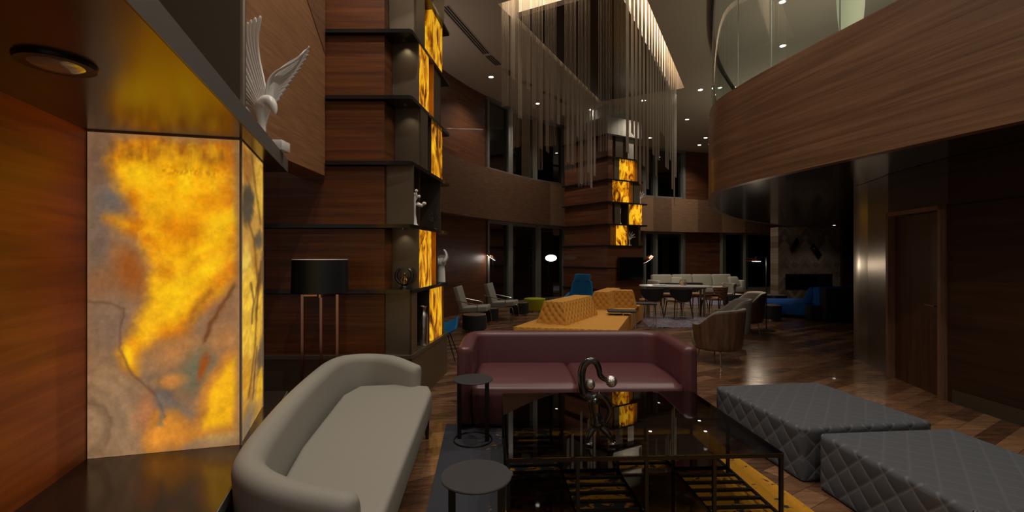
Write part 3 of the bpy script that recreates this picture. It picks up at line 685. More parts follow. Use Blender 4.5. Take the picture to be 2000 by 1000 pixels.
while u < 5.9: bundle(u, .04, .16, 0, 7, rc.choice((3.5, 3.9, 4.3, 4.7, 5.0))); u += rc.uniform(.26, .40)
u = .35
while u < 5.9: bundle(u, 2.28, .17, 0, 8, rc.choice((3.1, 3.3, 3.7, 4.0, 4.4, 2.9))); u += rc.uniform(.27, .36)
# light thrown by the cove inside the recess, in the open slots beside the panel
for (u, v, du, dv) in ((.33, 1.2, .35, 2.2), (3.3, 2.28, 5.2, .22)):
    ld = bpy.data.lights.new('cove', 'AREA'); ld.shape = 'RECTANGLE'; ld.size = du; ld.size_y = dv; ld.energy = COVE_W*du*dv; ld.color = (1, .84, .64)
    lo = bpy.data.objects.new('cove_lamp', ld); COL.objects.link(lo); lo.location = uv2(u, v, 7.3); lo.rotation_euler = (0, 0, math.atan2(U.y, U.x)); lo.parent = ch

# ------------------------------------------------------------------ shared builders
def rrect(t, h, rt, rb=.015, n=5):     # rounded-rectangle section (n, z), starting bottom-left, clockwise
    pts = []
    for cx, cz, r, a0 in ((t/2-rb, rb, rb, -90), (t/2-rt, h-rt, rt, 0), (-t/2+rt, h-rt, rt, 90), (-t/2+rb, rb, rb, 180)):
        for k in range(n+1): a = R(a0+90*k/n); pts.append((cx+r*math.cos(a), cz+r*math.sin(a)))
    return pts
def sweep(path, z0, th, zt, lean=0.0, bulge=0.0, capr=.05, rt=.45):
    b = MB(); N = len(path); rings = []
    def ring(p, tdir, ztop, shrink=0, push=0):
        n = Vector((-tdir.y, tdir.x)); h = ztop-z0; out = []
        for a, z in rrect(th, h, th*rt, .02):
            k = z/h; off = a*(1-shrink) + lean*(k) + bulge*math.sin(math.pi*min(1, k))*(1 if a < 0 else .2)*(-1)
            zz = z0 + h/2 + (z-h/2)*(1-shrink*.25*th/h*2)
            q = p + tdir*push + n*off; out.append(b.bm.verts.new((q.x, q.y, zz)))
        return out
    P2 = [Vector(p[:2]) for p in path]
    for i, p in enumerate(P2):
        d = (P2[min(N-1, i+1)]-P2[max(0, i-1)]).normalized()
        if i == 0:
            for a in (85, 60, 30): rings.append(ring(p, d, zt[i]-.0, 1-math.cos(R(a)), -capr*math.sin(R(a))))
        rings.append(ring(p, d, zt[i]))
        if i == N-1:
            for a in (30, 60, 85): rings.append(ring(p, d, zt[i], 1-math.cos(R(a)), capr*math.sin(R(a))))
    m = len(rings[0])
    for A, B in zip(rings, rings[1:]):
        for k in range(m): b._f((A[k], A[(k+1) % m], B[(k+1) % m], B[k]))
    b._f(rings[0]); b._f(rings[-1]); return b
def cushion(b, c, d, bev, rz=0, m=None, seg=4): return b.box(c, d, rz=rz, m=m, bev=bev, seg=seg)

# ------------------------------------------------------------------ cream sofa (left)
cs = thing('curved_sofa', 'cream upholstered sofa with one wraparound backrest, in the left foreground', 'sofa', (0, 0, 0))
ctl = [(-.66, 1.85, .60), (-.92, 1.885, .635), (-1.11, 1.99, .66), (-1.19, 2.15, .67), (-1.27, 2.5, .685), (-1.35, 2.9, .69), (-1.42, 3.35, .69), (-1.46, 3.75, .69), (-1.42, 3.98, .68), (-1.27, 4.09, .665), (-1.07, 4.06, .65), (-.86, 3.96, .60)]
pc = crom(ctl, 6)
bk_ = sweep([(p.x, p.y) for p in pc][::-1], .17, .135, [p.z for p in pc][::-1], lean=-.03, capr=.05, rt=.48).build('backrest', cream_fab, cs, angle=60)
seat = [(-.54, 1.64), (-.67, 3.80), (-.72, 3.96), (-1.0, 4.02), (-1.33, 3.96), (-1.38, 3.7), (-1.25, 2.7), (-1.13, 2.15), (-1.0, 1.95), (-.8, 1.80), (-.66, 1.62)]
MB().prism(seat, .22, .425, bev=.035, seg=4).build('seat', cream_fab, cs, angle=50)
pip = MB(); nn = offset([(p.x, p.y) for p in pc], .072)
pp_ = [(nn[i][0], nn[i][1], pc[i].z-.06) for i in range(0, 26)]
pip.tube(pp_, .0045, 6)
e0 = pc[0]; pip.tube([pp_[0], (e0.x+.045, e0.y-.04, .50), (e0.x+.045, e0.y-.045, .24)], .0045, 6)
plabel(pip.build('piping', mat('dark_piping', (.13, .115, .09), .8), bk_), 'dark stitched seam')
for x, y in ((-.70, 3.86), (-.60, 1.78), (-1.3, 3.8), (-1.0, 2.05)):
    MB().tube([(x-.02, y, 0), (x-.02, y, .24)], [.014, .022], 10).build('leg', wood_dark, cs)

# ------------------------------------------------------------------ maroon sofa
ms = thing('tub_sofa', 'maroon leather two-seat sofa behind the glass coffee table', 'sofa', (0, 0, 0))
mp = [(-.425, 4.06), (-.43, 4.35), (-.43, 4.68), (-.40, 4.82), (-.29, 4.90), (-.1, 4.91), (.58, 4.91), (1.26, 4.91), (1.45, 4.90), (1.56, 4.82), (1.59, 4.68), (1.59, 4.35), (1.585, 4.06)]
mpp = [(p.x, p.y) for p in crom([(a, b, 0) for a, b in mp], 4)]
sweep(mpp[::-1], .05, .14, [.745]*len(mpp), lean=.0, bulge=-.025, capr=.045, rt=.40).build('shell', leather, ms, angle=60)
def seat_block(x0, x1):
    b = MB()
    def fn(u, v):
        # v around the profile: rear top -> front top -> front bottom
        pr = [(4.86, .415), (4.66, .43), (4.40, .437), (4.18, .435), (4.06, .42), (4.00, .385), (3.985, .33), (3.995, .22), (4.02, .12), (4.04, .06)]
        k = v*(len(pr)-1); i = min(int(k), len(pr)-2); f = k-i
        y = pr[i][0]*(1-f)+pr[i+1][0]*f; z = pr[i][1]*(1-f)+pr[i+1][1]*f
        e = min(u, 1-u)*(x1-x0); r = .05
        drop = 0 if e > r else (r-math.sqrt(max(0, r*r-(r-e)**2)))
        if v < .45: z -= drop*.8
        else: y += drop*.8; z -= drop*.3*(1-v)
        return (x0+(x1-x0)*u, y, z)
    return b.grid(fn, 30, 36)
for a, b in ((-.355, .578), (.582, 1.515)): seat_block(a, b).build('seat_cushion', leather, ms, angle=70)
MB().box2((-.34, 4.06, .03), (1.50, 4.85, .30), bev=.02).build('base', leather, ms)
for x in (-.3, 1.45):
    for y in (4.15, 4.8): MB().tube([(x, y, 0), (x, y, .06)], .02, 10).build('leg', black_metal, ms)

# ------------------------------------------------------------------ quilted ottomans
def quilt(sz, h, s=.082, amp=.011, edge=.03):
    b = MB(); hx, hy = sz[0]/2, sz[1]/2
    def puff(a, c, k=1): return amp*k*(abs(math.sin(math.pi*a/s*.5+math.pi*c/s*.5)*math.sin(math.pi*a/s*.5-math.pi*c/s*.5)))**.45
    def fade(e): return min(1, max(0, e/edge))
    NX = 190; NZ = 72
    def side(ax, sg):
        def fn(u, v):
            L = hx if ax else hy; a = (u*2-1)*L; z = .012+(h-.012)*v
            e = min((L-abs(a)), z, h-z); o = puff(a, z)*fade(e)
            r = .022; tz = h-z; inset = 0 if tz > r else r-math.sqrt(max(0, r*r-(r-tz)**2))
            ed = L-abs(a); ci = 0 if ed > r else r-math.sqrt(max(0, r*r-(r-ed)**2))
            if ax: return (a - math.copysign(inset, a)*(1-min(1, (L-abs(a))/.0221)) , sg*(hy-inset-ci+o), z)
            return (sg*(hx-inset-ci+o), a - math.copysign(inset, a)*(1-min(1, (L-abs(a))/.0221)), z)
        b.grid(fn, NX, NZ)
    for ax in (0, 1):
        for sg in (-1, 1): side(ax, sg)
    r = .022
    def top(u, v):
        x = (u*2-1)*(hx-r); y = (v*2-1)*(hy-r); e = min(hx-r-abs(x), hy-r-abs(y))
        return (x, y, h + (puff(x, y, .28) - .001)*fade(e))
    b.grid(top, NX, NX); bmesh.ops.remove_doubles(b.bm, verts=b.bm.verts, dist=.0006)
    cl = b.bm.verts.layers.float_color.new('thread')
    for v in b.bm.verts:
        x, y, z = v.co; a, c = (x, y) if z > h-.004 else ((x, z) if abs(abs(y)-hy) < abs(abs(x)-hx) else (y, z))
        g = min(abs(q-round(q)) for q in ((a+c)/s*.5, (a-c)/s*.5)); k = 1 if g < .035 else max(0, 1-(g-.035)/.04); k *= .22 if z > h-.004 else .8; v[cl] = (k, k, k, 1)
    return b
for c, sz, rz, lb in (((2.425, 3.69), (1.02, 1.03), 7.5, 'grey quilted square ottoman nearer the maroon sofa'), ((2.57, 2.60), (.96, .96), 5, 'grey quilted ottoman in the right foreground, cut by the lower edge')):
    t = thing('quilted_ottoman', lb, 'ottoman', (c[0], c[1], 0), R(rz), 'grey quilted ottomans')
    quilt(sz, .372).build('cushion', grey_fab, t, angle=80)
    for sx in (-1, 1):
        for sy in (-1, 1): MB().tube([(sx*.42, sy*.42, 0), (sx*.42, sy*.42, .02)], .02, 10).build('foot', black_metal, t)

# ------------------------------------------------------------------ rugs
def rug_mat():
    m = mat('grey_and_amber_rug', (.1, .1, .1), .95, spec=.1); t, N, L, b = nt(m)
    v = mapping(m, (1, 1, 1)); sx = N.new('ShaderNodeSeparateXYZ'); L.new(v, sx.inputs[0])
    f = noise(m, mapping(m, (1.1, 2.0, 1)), 8.5, 3, .55, 1.0); g = noise(m, v, 240, 2)
    thr = math_(m, 'ADD', f, math_(m, 'MINIMUM', math_(m, 'MULTIPLY', math_(m, 'SUBTRACT', sx.outputs[0], .60), .105), math_(m, 'MULTIPLY', math_(m, 'SUBTRACT', sx.outputs[0], .15), .6)))
    rp = ramp(m, thr, [(.475, (.045, .048, .058)), (.485, (.50, .235, .022))])
    gg = N.new('ShaderNodeMixRGB'); gg.blend_type = 'MULTIPLY'; gg.inputs[0].default_value = .6; L.new(rp, gg.inputs[1]); L.new(ramp(m, g, [(.3, (.5,)*3), (.7, (1.2,)*3)]), gg.inputs[2])
    L.new(gg.outputs[0], b.inputs['Base Color']); bump(m, g, .3, .004); return m
tag(MB().prism([(-.60, 4.16), (-.42, 1.2), (1.97, 1.2), (1.80, 2.9), (1.72, 3.5), (1.70, 4.16)], 0.001, .014).build('area_rug', rug_mat()), 'dark grey rug turning amber with dark flecks, under the glass coffee table', 'rug')
def rug2_mat():
    m = mat('multicolour_rug', (.1, .1, .1), .95, spec=.1); f = noise(m, mapping(m, (1.2, 5, 1)), 2.6, 4, .7, 1.2); t, N, L, b = nt(m)
    L.new(ramp(m, f, [(.30, (.30, .28, .25)), (.38, (.03, .10, .22)), (.45, (.35, .32, .30)), (.50, (.02, .04, .09)), (.56, (.35, .07, .05)), (.62, (.25, .30, .28)), (.70, (.05, .15, .28))], 'CONSTANT'), b.inputs['Base Color']); return m
tag(MB().prism([(2.95, 9.85), (4.6, 9.75), (5.0, 11.35), (3.2, 11.55)], 0.001, .012).build('area_rug', rug2_mat()), 'multicoloured blue and red patchwork rug in front of the white dining table', 'rug')
tag(MB().prism([(5.6, 14.3), (9.0, 14.3), (9.0, 16.9), (5.6, 16.9)], 0.001, .012).build('area_rug', rug2_mat()), 'patterned pale rug in front of the long ivory sofa', 'rug')

# ------------------------------------------------------------------ round side tables
def side_table(x, y, label):
    t = thing('round_side_table', label, 'side table', (x, y, .014), 0, 'round black side tables')
    MB().lathe([(.155, .500), (.164, .503), (.166, .508), (.163, .512), (.001, .512)], n=56).build('tabletop', mat('matt_black_top', (.028, .028, .031), .55), t)
    lg = .118
    for sx in (-1, 1): MB().box((sx*lg, -.03*sx, .25), (.034, .012, .50), rz=R(14)).build('leg', black_metal, t)
    rg = MB(); rg.tube([(.158*math.cos(2*math.pi*k/48), .158*math.sin(2*math.pi*k/48), .006) for k in range(48)], .006, 6, closed=True); rg.build('base_ring', black_metal, t)
    return t
side_table(-.325, 3.80, 'round black side table standing against the maroon sofa arm')
side_table(-.167, 2.13, 'round black side table in the foreground by the cream sofa')

# ------------------------------------------------------------------ coffee table
ct = thing('coffee_table', 'black steel coffee table with smoked glass top and slatted lower shelf', 'coffee table', (.735, 3.165, .014), R(2.5))
CW, CD, ZT = 1.585, 1.20, .406
fr = MB()
for sy in (-1, 1): fr.box((0, sy*(CD/2-.01), ZT-.012), (CW, .02, .02))
for sx in (-1, 1): fr.box((sx*(CW/2-.01), 0, ZT-.012), (.02, CD-.04, .02))
fr.box((0, 0, ZT-.014), (CW-.04, .016, .016)); fr.build('top_frame', black_metal, ct)
MB().box((0, 0, ZT+.002), (CW, CD, .006), bev=.001, seg=1).build('glass_top', glass_top, ct)
for i in range(5):
    for j in range(3):
        MB().box(((i/4-.5)*(CW-.02), (j/2-.5)*(CD-.02), (ZT-.02)/2), (.019, .019, ZT-.02)).build('leg', black_metal, ct)
cwx = (CW-.02)/4; cdy = (CD-.02)/2; zl = .045
for i in range(4):
    for j in range(2):
        cx = (i-1.5)*cwx; cy = (j-.5)*cdy
        f2 = MB()
        for s_ in (-1, 1): f2.box((cx, cy+s_*(cdy/2), zl), (cwx, .014, .018)); f2.box((cx+s_*cwx/2, cy, zl), (.014, cdy, .018))
        if (i+j) % 2:
            for k in range(1, 6): f2.box((cx, cy-cdy/2+cdy*k/6, zl+.002), (cwx-.01, .020, .016))
            f2.build('slatted_shelf', black_metal, ct)
        else:
            f2.build('shelf_frame', black_metal, ct); MB().box((cx, cy, zl+.012), (cwx-.01, cdy-.01, .005)).build('glass_shelf', glass_low, ct)

# ------------------------------------------------------------------ black acrobat sculpture on the table
blk = mat('black_glaze', (.008, .008, .008), .12, spec=.8, coat=.6); spk = mat('hammered_chrome', (.55, .52, .50), .18, 1)
bump(spk, noise(spk, mapping(spk, (1, 1, 1)), 90, 2), .9, .01)
SY = 2.72; SZ = .429
def sp(px, py, dy=0): Y = SY+dy; return Vector(((px-1000)*Y/F, Y, H-(py-500)*Y/F))
fig = thing('acrobat_sculpture', 'glossy black figure sculpture arching one arm over to hold a silver ball', 'sculpture', (0, 0, 0))
f = MB()
f.tube(crom([sp(1158, 770), sp(1160, 790), sp(1163, 812), sp(1166, 832)], 5), [.030, .032, .046, .048, .048, .046, .043, .041, .040, .040, .042, .044, .046, .047, .045, .040], 12, flat=(1, .85))
f.tube(crom([sp(1161, 832), sp(1150, 850, -.02), sp(1146, 866, -.01), sp(1150, 878)], 5), [.024, .023, .022, .021, .02, .019, .018, .017, .016, .015, .014, .013, .013, .012, .012, .012], 10)
f.tube(crom([sp(1172, 832), sp(1188, 848, -.02), sp(1196, 862, -.01), sp(1194, 877)], 5), [.024, .023, .022, .021, .02, .019, .018, .017, .016, .015, .014, .013, .013, .012, .012, .012], 10)
f.tube(crom([sp(1142, 772), sp(1137, 750), sp(1136, 728), sp(1141, 712), sp(1152, 704), sp(1164, 708), sp(1170, 722), sp(1172, 733), sp(1180, 740), sp(1190, 744)], 5), [.028-.014*k/45 for k in range(46)], 10)
f.tube(crom([sp(1166, 768), sp(1180, 778), sp(1190, 794), sp(1190, 808), sp(1182, 826)], 5), [.022-.006*k/20 for k in range(21)], 10)
f.ball(sp(1150, 772), .036, sc_=(1.1, .8, .8))
f.build('body', blk, fig, angle=80, mods=(('REMESH', dict(mode='VOXEL', voxel_size=.0045, use_smooth_shade=True)), ('SMOOTH', dict(factor=.5, iterations=4))))
plabel(MB().ball(sp(1152, 751), .032, 20).build('head', spk, fig), 'hammered silver head')
plabel(MB().ball(sp(1194, 745), .034, 20).build('ball', spk, fig), 'hammered silver ball')
for px, py in ((1150, 880), (1194, 879)):
    q = sp(px, py); MB().ball((q.x, q.y-.01, SZ+.009), .022, 14, (1.1, 1.3, .42)).build('foot', spk, fig)

# ------------------------------------------------------------------ black-shaded floor lamp
fl = thing('floor_lamp', 'tall copper-legged floor lamp with a black drum shade behind the cream sofa', 'floor lamp', (-1.79, 4.25, 0))
b = MB(); b.lathe([(.25, 1.21), (.243, 1.515), (.238, 1.515), (.245, 1.21)], n=56); shd = b.build('lamp_shade', shade_m, fl, angle=30)
MB().tube([(.2405*math.cos(2*math.pi*k/56), .2405*math.sin(2*math.pi*k/56), 1.516) for k in range(56)], .0035, 6, closed=True).build('shade_rim', mat('pale_rim', (.6, .5, .45), .5), shd)
sp_ = MB()
for a in (0, 120, 240): sp_.tube([(0, 0, 1.50), (.238*math.cos(R(a+30)), .238*math.sin(R(a+30)), 1.50)], .003, 6)
sp_.build('shade_spider', chrome, shd)
lp = [(-.155, -.02), (-.04, .12), (.185, -.06)]
for x, y in lp: MB().box((x, y, .60), (.024, .024, 1.195)).build('leg', copper, fl)
tf = MB()
for x, y in lp: tf.bar((x, y, 1.185), (0, 0, 1.185), .02, .02)
tf.tube([(0, 0, 1.17), (0, 0, 1.42)], .012, 10); tf.lathe([(.03, 1.165), (.03, 1.20), (.012, 1.21)], n=20); tf.build('top_frame', copper, fl)
MB().lathe([(.001, 1.40), (.03, 1.36), (.03, 1.30), (.02, 1.28)], n=16).build('bulb', mat('unlit_bulb', (.6, .6, .58), .3), fl)

# ------------------------------------------------------------------ eagle on the niche top
EY = 3.22
def ep(px, py, dy=0): Y = EY+dy; return Vector(((px-1000)*Y/F, Y, H-(py-500)*Y/F))
eg = thing('eagle_sculpture', 'white ceramic eagle with raised wings standing on the niche top', 'sculpture', (0, 0, 0))
def wing(keys, nf, name, amp=.010, scal=.07, nu=120, nv=40):
    b = MB()
    def bez(k, v):
        a, c, d, e = [Vector((p[0], p[1])) for p in k[1:]]
        return a*(1-v)**3+c*3*v*(1-v)**2+d*3*v*v*(1-v)+e*v**3
    def fn(u, v):
        for k0, k1 in zip(keys, keys[1:]):
            if u <= k1[0]: break
        t = min(1, (u-k0[0])/(k1[0]-k0[0])); ph = (u*nf) % 1
        cut = 1-scal*(abs(2*ph-1)**2.0)*(.25+.75*v)
        q = bez(k0, v*cut).lerp(bez(k1, v*cut), t)
        rd = amp*(1-abs(2*ph-1)**2)*(.25+.75*v)
        return ep(q.x, q.y, -rd + .05*math.sin(math.pi*v)*.6 + .06*u*v)
    b.grid(fn, nu, nv); b.build(name, white_gl, eg, angle=180, mods=(('SOLIDIFY', dict(thickness=.012, offset=0)),))
wing([(0, (520, 200), (522, 140), (490, 110), (514, 29)), (.14, (517, 202), (514, 145), (484, 95), (494, 36)), (.27, (514, 204), (506, 150), (477, 95), (482, 45)), (.40, (511, 206), (498, 158), (470, 110), (469, 60)),
      (.55, (508, 208), (490, 168), (462, 130), (456, 90)), (.72, (506, 211), (485, 188), (464, 160), (456, 135)), (.86, (505, 214), (490, 205), (474, 190), (466, 178)), (1, (504, 222), (496, 226), (490, 228), (482, 228))], 14, 'left_wing')
wing([(0, (523, 200), (518, 128), (572, 130), (605, 88)), (.2, (526, 200), (528, 138), (570, 134), (602, 108)), (.45, (528, 201), (532, 155), (562, 148), (585, 137)), (.7, (530, 202), (533, 175), (552, 168), (566, 163)), (1, (533, 204), (535, 200), (538, 199), (541, 200))], 13, 'right_wing', .007, .10)
le = MB(); le.tube(crom([ep(524, 202), ep(522, 180), ep(526, 158), ep(538, 142), ep(556, 131), ep(578, 118), ep(594, 103), ep(604, 90)], 6), [.020-.017*k/42 for k in range(43)], 10, flat=(1, .7)); le.build('wing_edge', white_gl, [c for c in eg.children if c.name.startswith('right_wing')][0], angle=180)
b = MB()
tp = crom([ep(511, 254), ep(511, 240), ep(512, 222), ep(516, 206, -.005), ep(524, 199, -.015), ep(531, 204, -.025), ep(535, 213, -.03), ep(537, 221, -.035), ep(537, 226, -.035)], 4)
rr = np.interp(np.linspace(0, 8, len(tp)), [0, 1, 2, 3, 4, 5, 6, 7, 8], [.026, .032, .046, .056, .050, .036, .026, .013, .003])
b.tube(tp, [float(v) for v in rr], 14)
b.tube([ep(511, 250), ep(512, 275), ep(516, 301)], [.03, .024, .03], 12)
b.build('body', white_gl, eg, angle=80, mods=(('REMESH', dict(mode='VOXEL', voxel_size=.006, use_smooth_shade=True)), ('SMOOTH', dict(factor=.5, iterations=6))))
q = ep(530, 301); MB().box((q.x+.005, EY, ZS+.1+.035), (.20, .12, .07), bev=.006).build('plinth', white_gl, eg)

# ------------------------------------------------------------------ tower ornaments
def tw(t, n, k): p = s1(t, n); return Vector((p[0], p[1], LV_[k]+.019))
bm_ = mat('burnished_gold', (.45, .27, .09), .25, 1)
# crescent sculpture
cr = thing('crescent_sculpture', 'black open-ring sculpture of two hands around a golden seated figure', 'sculpture', (-1.135, 4.80, LV_[1]+.018))
b = MB(); b.lathe([(.05, 0), (.05, .008), (.03, .035), (.045, .05)], n=20)
for s_ in (-1, 1):
    b.tube([(s_*math.sin(R(a))*.085, 0, .135-math.cos(R(a))*.088) for a in range(8, 158, 8)], [.012+.012*math.sin(math.pi*i/19) for i in range(19)], 10, flat=(1, .8))
b.build('ring', blk, cr, angle=60)
b = MB(); b.tube([(0, 0, .05), (0, -.005, .09), (.004, 0, .13)], [.026, .022, .013], 10); b.ball((.005, -.005, .152), .015, 10)
b.tube([(-.012, -.01, .055), (-.034, -.02, .085), (-.02, -.02, .055)], .008, 8); b.tube([(.012, -.01, .055), (.034, -.02, .085), (.02, -.02, .055)], .008, 8); b.tube([(-.014, 0, .12), (-.03, -.015, .09), (0, -.03, .10)], .006, 8); b.tube([(.014, 0, .12), (.03, -.015, .09), (0, -.03, .10)], .006, 8)
plabel(b.build('figure', bm_, cr, angle=60), 'golden seated figure')
# white tree of figures
q = tw(.20, .05, 2); wt = thing('tree_sculpture', 'white ceramic tree sculpture with round buds on the shelf above the crescent', 'sculpture', tuple(q))
b = MB(); b.tube([(0, 0, 0), (0, 0, .02), (-.005, 0, .12), (.0, 0, .25), (.005, 0, .32)], [.045, .03, .022, .018, .012], 12)
b.tube([(0, 0, .22), (-.03, 0, .28), (-.025, 0, .33)], [.012, .01, .012], 8); b.tube([(0, 0, .25), (.03, 0, .30), (.02, 0, .35)], .009, 8); b.tube([(.0, 0, .2), (.04, 0, .245), (.08, .0, .22)], .008, 8)
for c in ((-.028, 0, .345), (.022, 0, .37), (.0, 0, .335), (.05, 0, .31), (-.03, 0, .29)): b.ball(c, .018, 10)
for c in ((.075, 0, .215), (.105, 0, .235), (.05, 0, .22)): b.ball(c, .024, 10, (1, 1, .8))
b.build('trunk', white_gl, wt, angle=60)
def tree(loc, h, m, label, seed, nb=9, rb=.0, name='tree_sculpture'):
    t = thing(name, label, 'sculpture', tuple(loc)); r = random.Random(seed); b = MB(); b.lathe([(h*.16, 0), (h*.14, .008), (h*.05, .02)], n=14)
    b.tube([(0, 0, 0), (0, 0, h*.5)], [h*.045, h*.03], 8)
    for k in range(nb):
        a = -75+150*k/(nb-1); L = h*(.5-.12*abs(a)/75); ex = math.sin(R(a))*L; ez = h*.48+math.cos(R(a))*L; m1 = (ex*.5, r.uniform(-.02, .02), h*.45+(ez-h*.45)*.6)
        b.tube([(0, 0, h*.38), m1, (ex, r.uniform(-.03, .03), ez)], [h*.02, h*.014, h*.008], 6)
        for s_ in (-1, 1):
            e2 = (m1[0]+s_*h*.07, m1[1], m1[2]+h*.14); b.tube([m1, e2], [h*.012, h*.007], 5); b.ball(e2, h*.02, 6)
        b.ball((ex, 0, ez), h*.024, 6)
    b.build('branches', m, t, angle=70); return t
tree(tw(.95, .055, 2), .22, mat('pewter', (.12, .11, .10), .3, .9), 'small dark metal tree sculpture beside the white one', 4)
# elephant at the shelf end
q = tw(1.27, .05, 1); el = thing('elephant_sculpture', 'white ceramic elephant raising its trunk at the far end of the shelf', 'sculpture', tuple(q))
b = MB(); b.tube([(0, 0, 0), (0, 0, .14), (0, 0, .22)], [.055, .048, .04], 14); b.ball((0, 0, .26), .062, 14, (1.0, 1, 1)); b.ball((-.045, -.02, .27), .05, 12, (.35, .9, 1.1)); b.ball((.045, -.02, .27), .05, 12, (.35, .9, 1.1))
b.tube(crom([(.02, -.03, .26), (.05, -.06, .28), (.075, -.06, .34), (.06, -.06, .40), (.035, -.06, .43)], 4), [.028-.017*i/16 for i in range(17)], 10)
b.build('body', white_gl, el, angle=70, mods=(('REMESH', dict(mode='VOXEL', voxel_size=.006, use_smooth_shade=True)), ('SMOOTH', dict(factor=.5, iterations=4))))
# silver vase
silver = mat('silver_leaf', (.72, .70, .67), .28, 1); bump(silver, noise(silver, mapping(silver, (1, 1, .3)), 40, 4), .5, .01)
q = tw(.53, .053, 0); vs = thing('silver_vase', 'tall silver bottle vase with a flared neck in the lowest tower bay', 'vase', tuple(q))
MB().lathe([(.045, 0), (.05, .01), (.052, .1), (.052, .30), (.045, .345), (.022, .375), (.018, .40), (.03, .43), (.040, .445), (.034, .443), (.015, .40)], n=28).build('body', silver, vs, angle=60)
# far tower ornaments
wp = mat('white_porcelain', (.85, .84, .8), .35)
def tw2(u, n, k): p = s2(u, n); return Vector((p[0], p[1], LV_[k]+.021))
tree(tw2(1.02, .12, 2), .46, wp, 'white tree ornament on the lowest shelf of the far tower', 9, 7)
tree(tw2(1.45, .10, 4), .42, wp, 'white tree ornament on the protruding shelf end of the far tower', 10, 7)
q = tw2(.62, .12, 3); fg = thing('torch_sculpture', 'slim white upright figure on a far tower shelf', 'sculpture', tuple(q))
b = MB(); b.lathe([(.05, 0), (.05, .03), (.025, .06), (.022, .30), (.035, .38), (.03, .42), (.045, .46), (.02, .52)], n=12); b.build('body', wp, fg)

# ------------------------------------------------------------------ amber tufted bench
def tuft_face(b, c00, c10, c11, c01, s=.14, depth=.028, edge=.05, n=.018, flip=1):
    c00, c10, c11, c01 = [Vector(c) for c in (c00, c10, c11, c01)]
    W = (c10-c00).length; Hh = max((c01-c00).length, (c11-c10).length); nrm = (c10-c00).cross(c01-c00).normalized()*flip
    def fn(u, v):
        p = c00*(1-u)*(1-v)+c10*u*(1-v)+c11*u*v+c01*(1-u)*v
        x = (u-.5)*W; y = v*Hh; a = x/s+y/s; c = x/s-y/s
        ga = abs(a-round(a)); gc = abs(c-round(c)); e = min(u*W, (1-u)*W, v*Hh, (1-v)*Hh)
        d = depth*(math.exp(-((ga**2+gc**2)/.022)) + .10*math.exp(-(min(ga, gc)/.06)**2))
        puff = .008*(min(1, ga*3)*min(1, gc*3))
        return p + nrm*(puff-d)*min(1, max(0, e/edge))
    b.grid(fn, max(2, int(W/n)), max(2, int(Hh/n)))
def tuft_block(w0, d0, w1, d1, z0, z1, s=.14, rz=0, c=(0, 0), n=.018, faces='fbrlt', dep=.040):
    b = MB(); co, si = math.cos(rz), math.sin(rz)
    def T(x, y, z): return (c[0]+x*co-y*si, c[1]+x*si+y*co, z)
    lo = [T(sx*w0/2, sy*d0/2, z0) for sx, sy in ((-1, -1), (1, -1), (1, 1), (-1, 1))]
    hi = [T(sx*w1/2, sy*d1/2, z1) for sx, sy in ((-1, -1), (1, -1), (1, 1), (-1, 1))]
    for k in range(4): tuft_face(b, lo[k], lo[(k+1) % 4], hi[(k+1) % 4], hi[k], s, dep, n=n)
    tuft_face(b, hi[0], hi[1], hi[2], hi[3], s, dep, n=n)
    bmesh.ops.remove_doubles(b.bm, verts=b.bm.verts, dist=.004); return b
yb = thing('tufted_island_seat', 'long amber button-tufted island bench with two raised backrests', 'bench', (0, 0, 0))
bA = R(-31)   # backrests run away to the right
def quadblock(pts, z0, z1, s, n, dep=.02):   # island top from a plan quadrilateral
    b = MB(); lo = [(x, y, z0) for x, y in pts]; hi = [(x, y, z1) for x, y in pts]
    for k in range(4): tuft_face(b, lo[k], lo[(k+1) % 4], hi[(k+1) % 4], hi[k], s, .012, n=n*1.3)
    tuft_face(b, hi[0], hi[1], hi[2], hi[3], s, dep, n=n)
    bmesh.ops.remove_doubles(b.bm, verts=b.bm.verts, dist=.004); return b
quadblock([(.02, 7.25), (1.62, 6.95), (2.55, 9.55), (1.2, 9.75)], .06, .42, .19, .022, .024).build('seat', yellow_fab, yb, angle=180)
quadblock([(1.15, 9.80), (2.57, 9.60), (3.15, 10.95), (2.0, 11.2)], .06, .42, .19, .024, .024).build('seat', yellow_fab, yb, angle=180)
tuft_block(.56, 1.55, .34, 1.42, .42, .79, .15, R(-29), (1.03, 8.20), .016).build('backrest', yellow_fab, yb, angle=180)
tuft_block(.50, 1.45, .30, 1.32, .42, .79, .15, R(-24), (2.15, 10.25), .018).build('backrest', yellow_fab, yb, angle=180)
tuft_block(.50, .62, .30, .46, .42, .79, .15, R(-100), (2.45, 10.15), .018).build('backrest', yellow_fab, yb, angle=180)
for x, y in ((.3, 7.4), (1.5, 7.2), (2.3, 9.3), (1.3, 9.5), (3.0, 10.9), (2.0, 11.2)): MB().tube([(x, y, 0), (x, y, .07)], .03, 10).build('foot', black_metal, yb)

def c_table(x, y, rz, z, label):
    t = thing('c_shaped_side_table', label, 'side table', (x, y, 0), rz, 'black topped laptop tables at the bench')
    MB().box((0, 0, z), (.52, .36, .03), bev=.004).build('tabletop', mat('charcoal_top', (.022, .022, .024), .6), t)
    b = MB()
    for sy in (-1, 1):
        b.box((.245, sy*.16, z/2), (.016, .016, z)); b.box((0, sy*.16, .014), (.49, .016, .016)); b.box((.02, sy*.16, z/2), (.014, .014, z-.03))
    for sx in (-.24, .245): b.box((sx, 0, .014), (.016, .32, .016))
    b.build('frame', chrome, t)
c_table(2.10, 8.75, R(-8), .495, 'black laptop table overhanging the near half of the amber bench')
c_table(2.90, 10.05, R(-8), .505, 'black laptop table overhanging the far half of the amber bench')

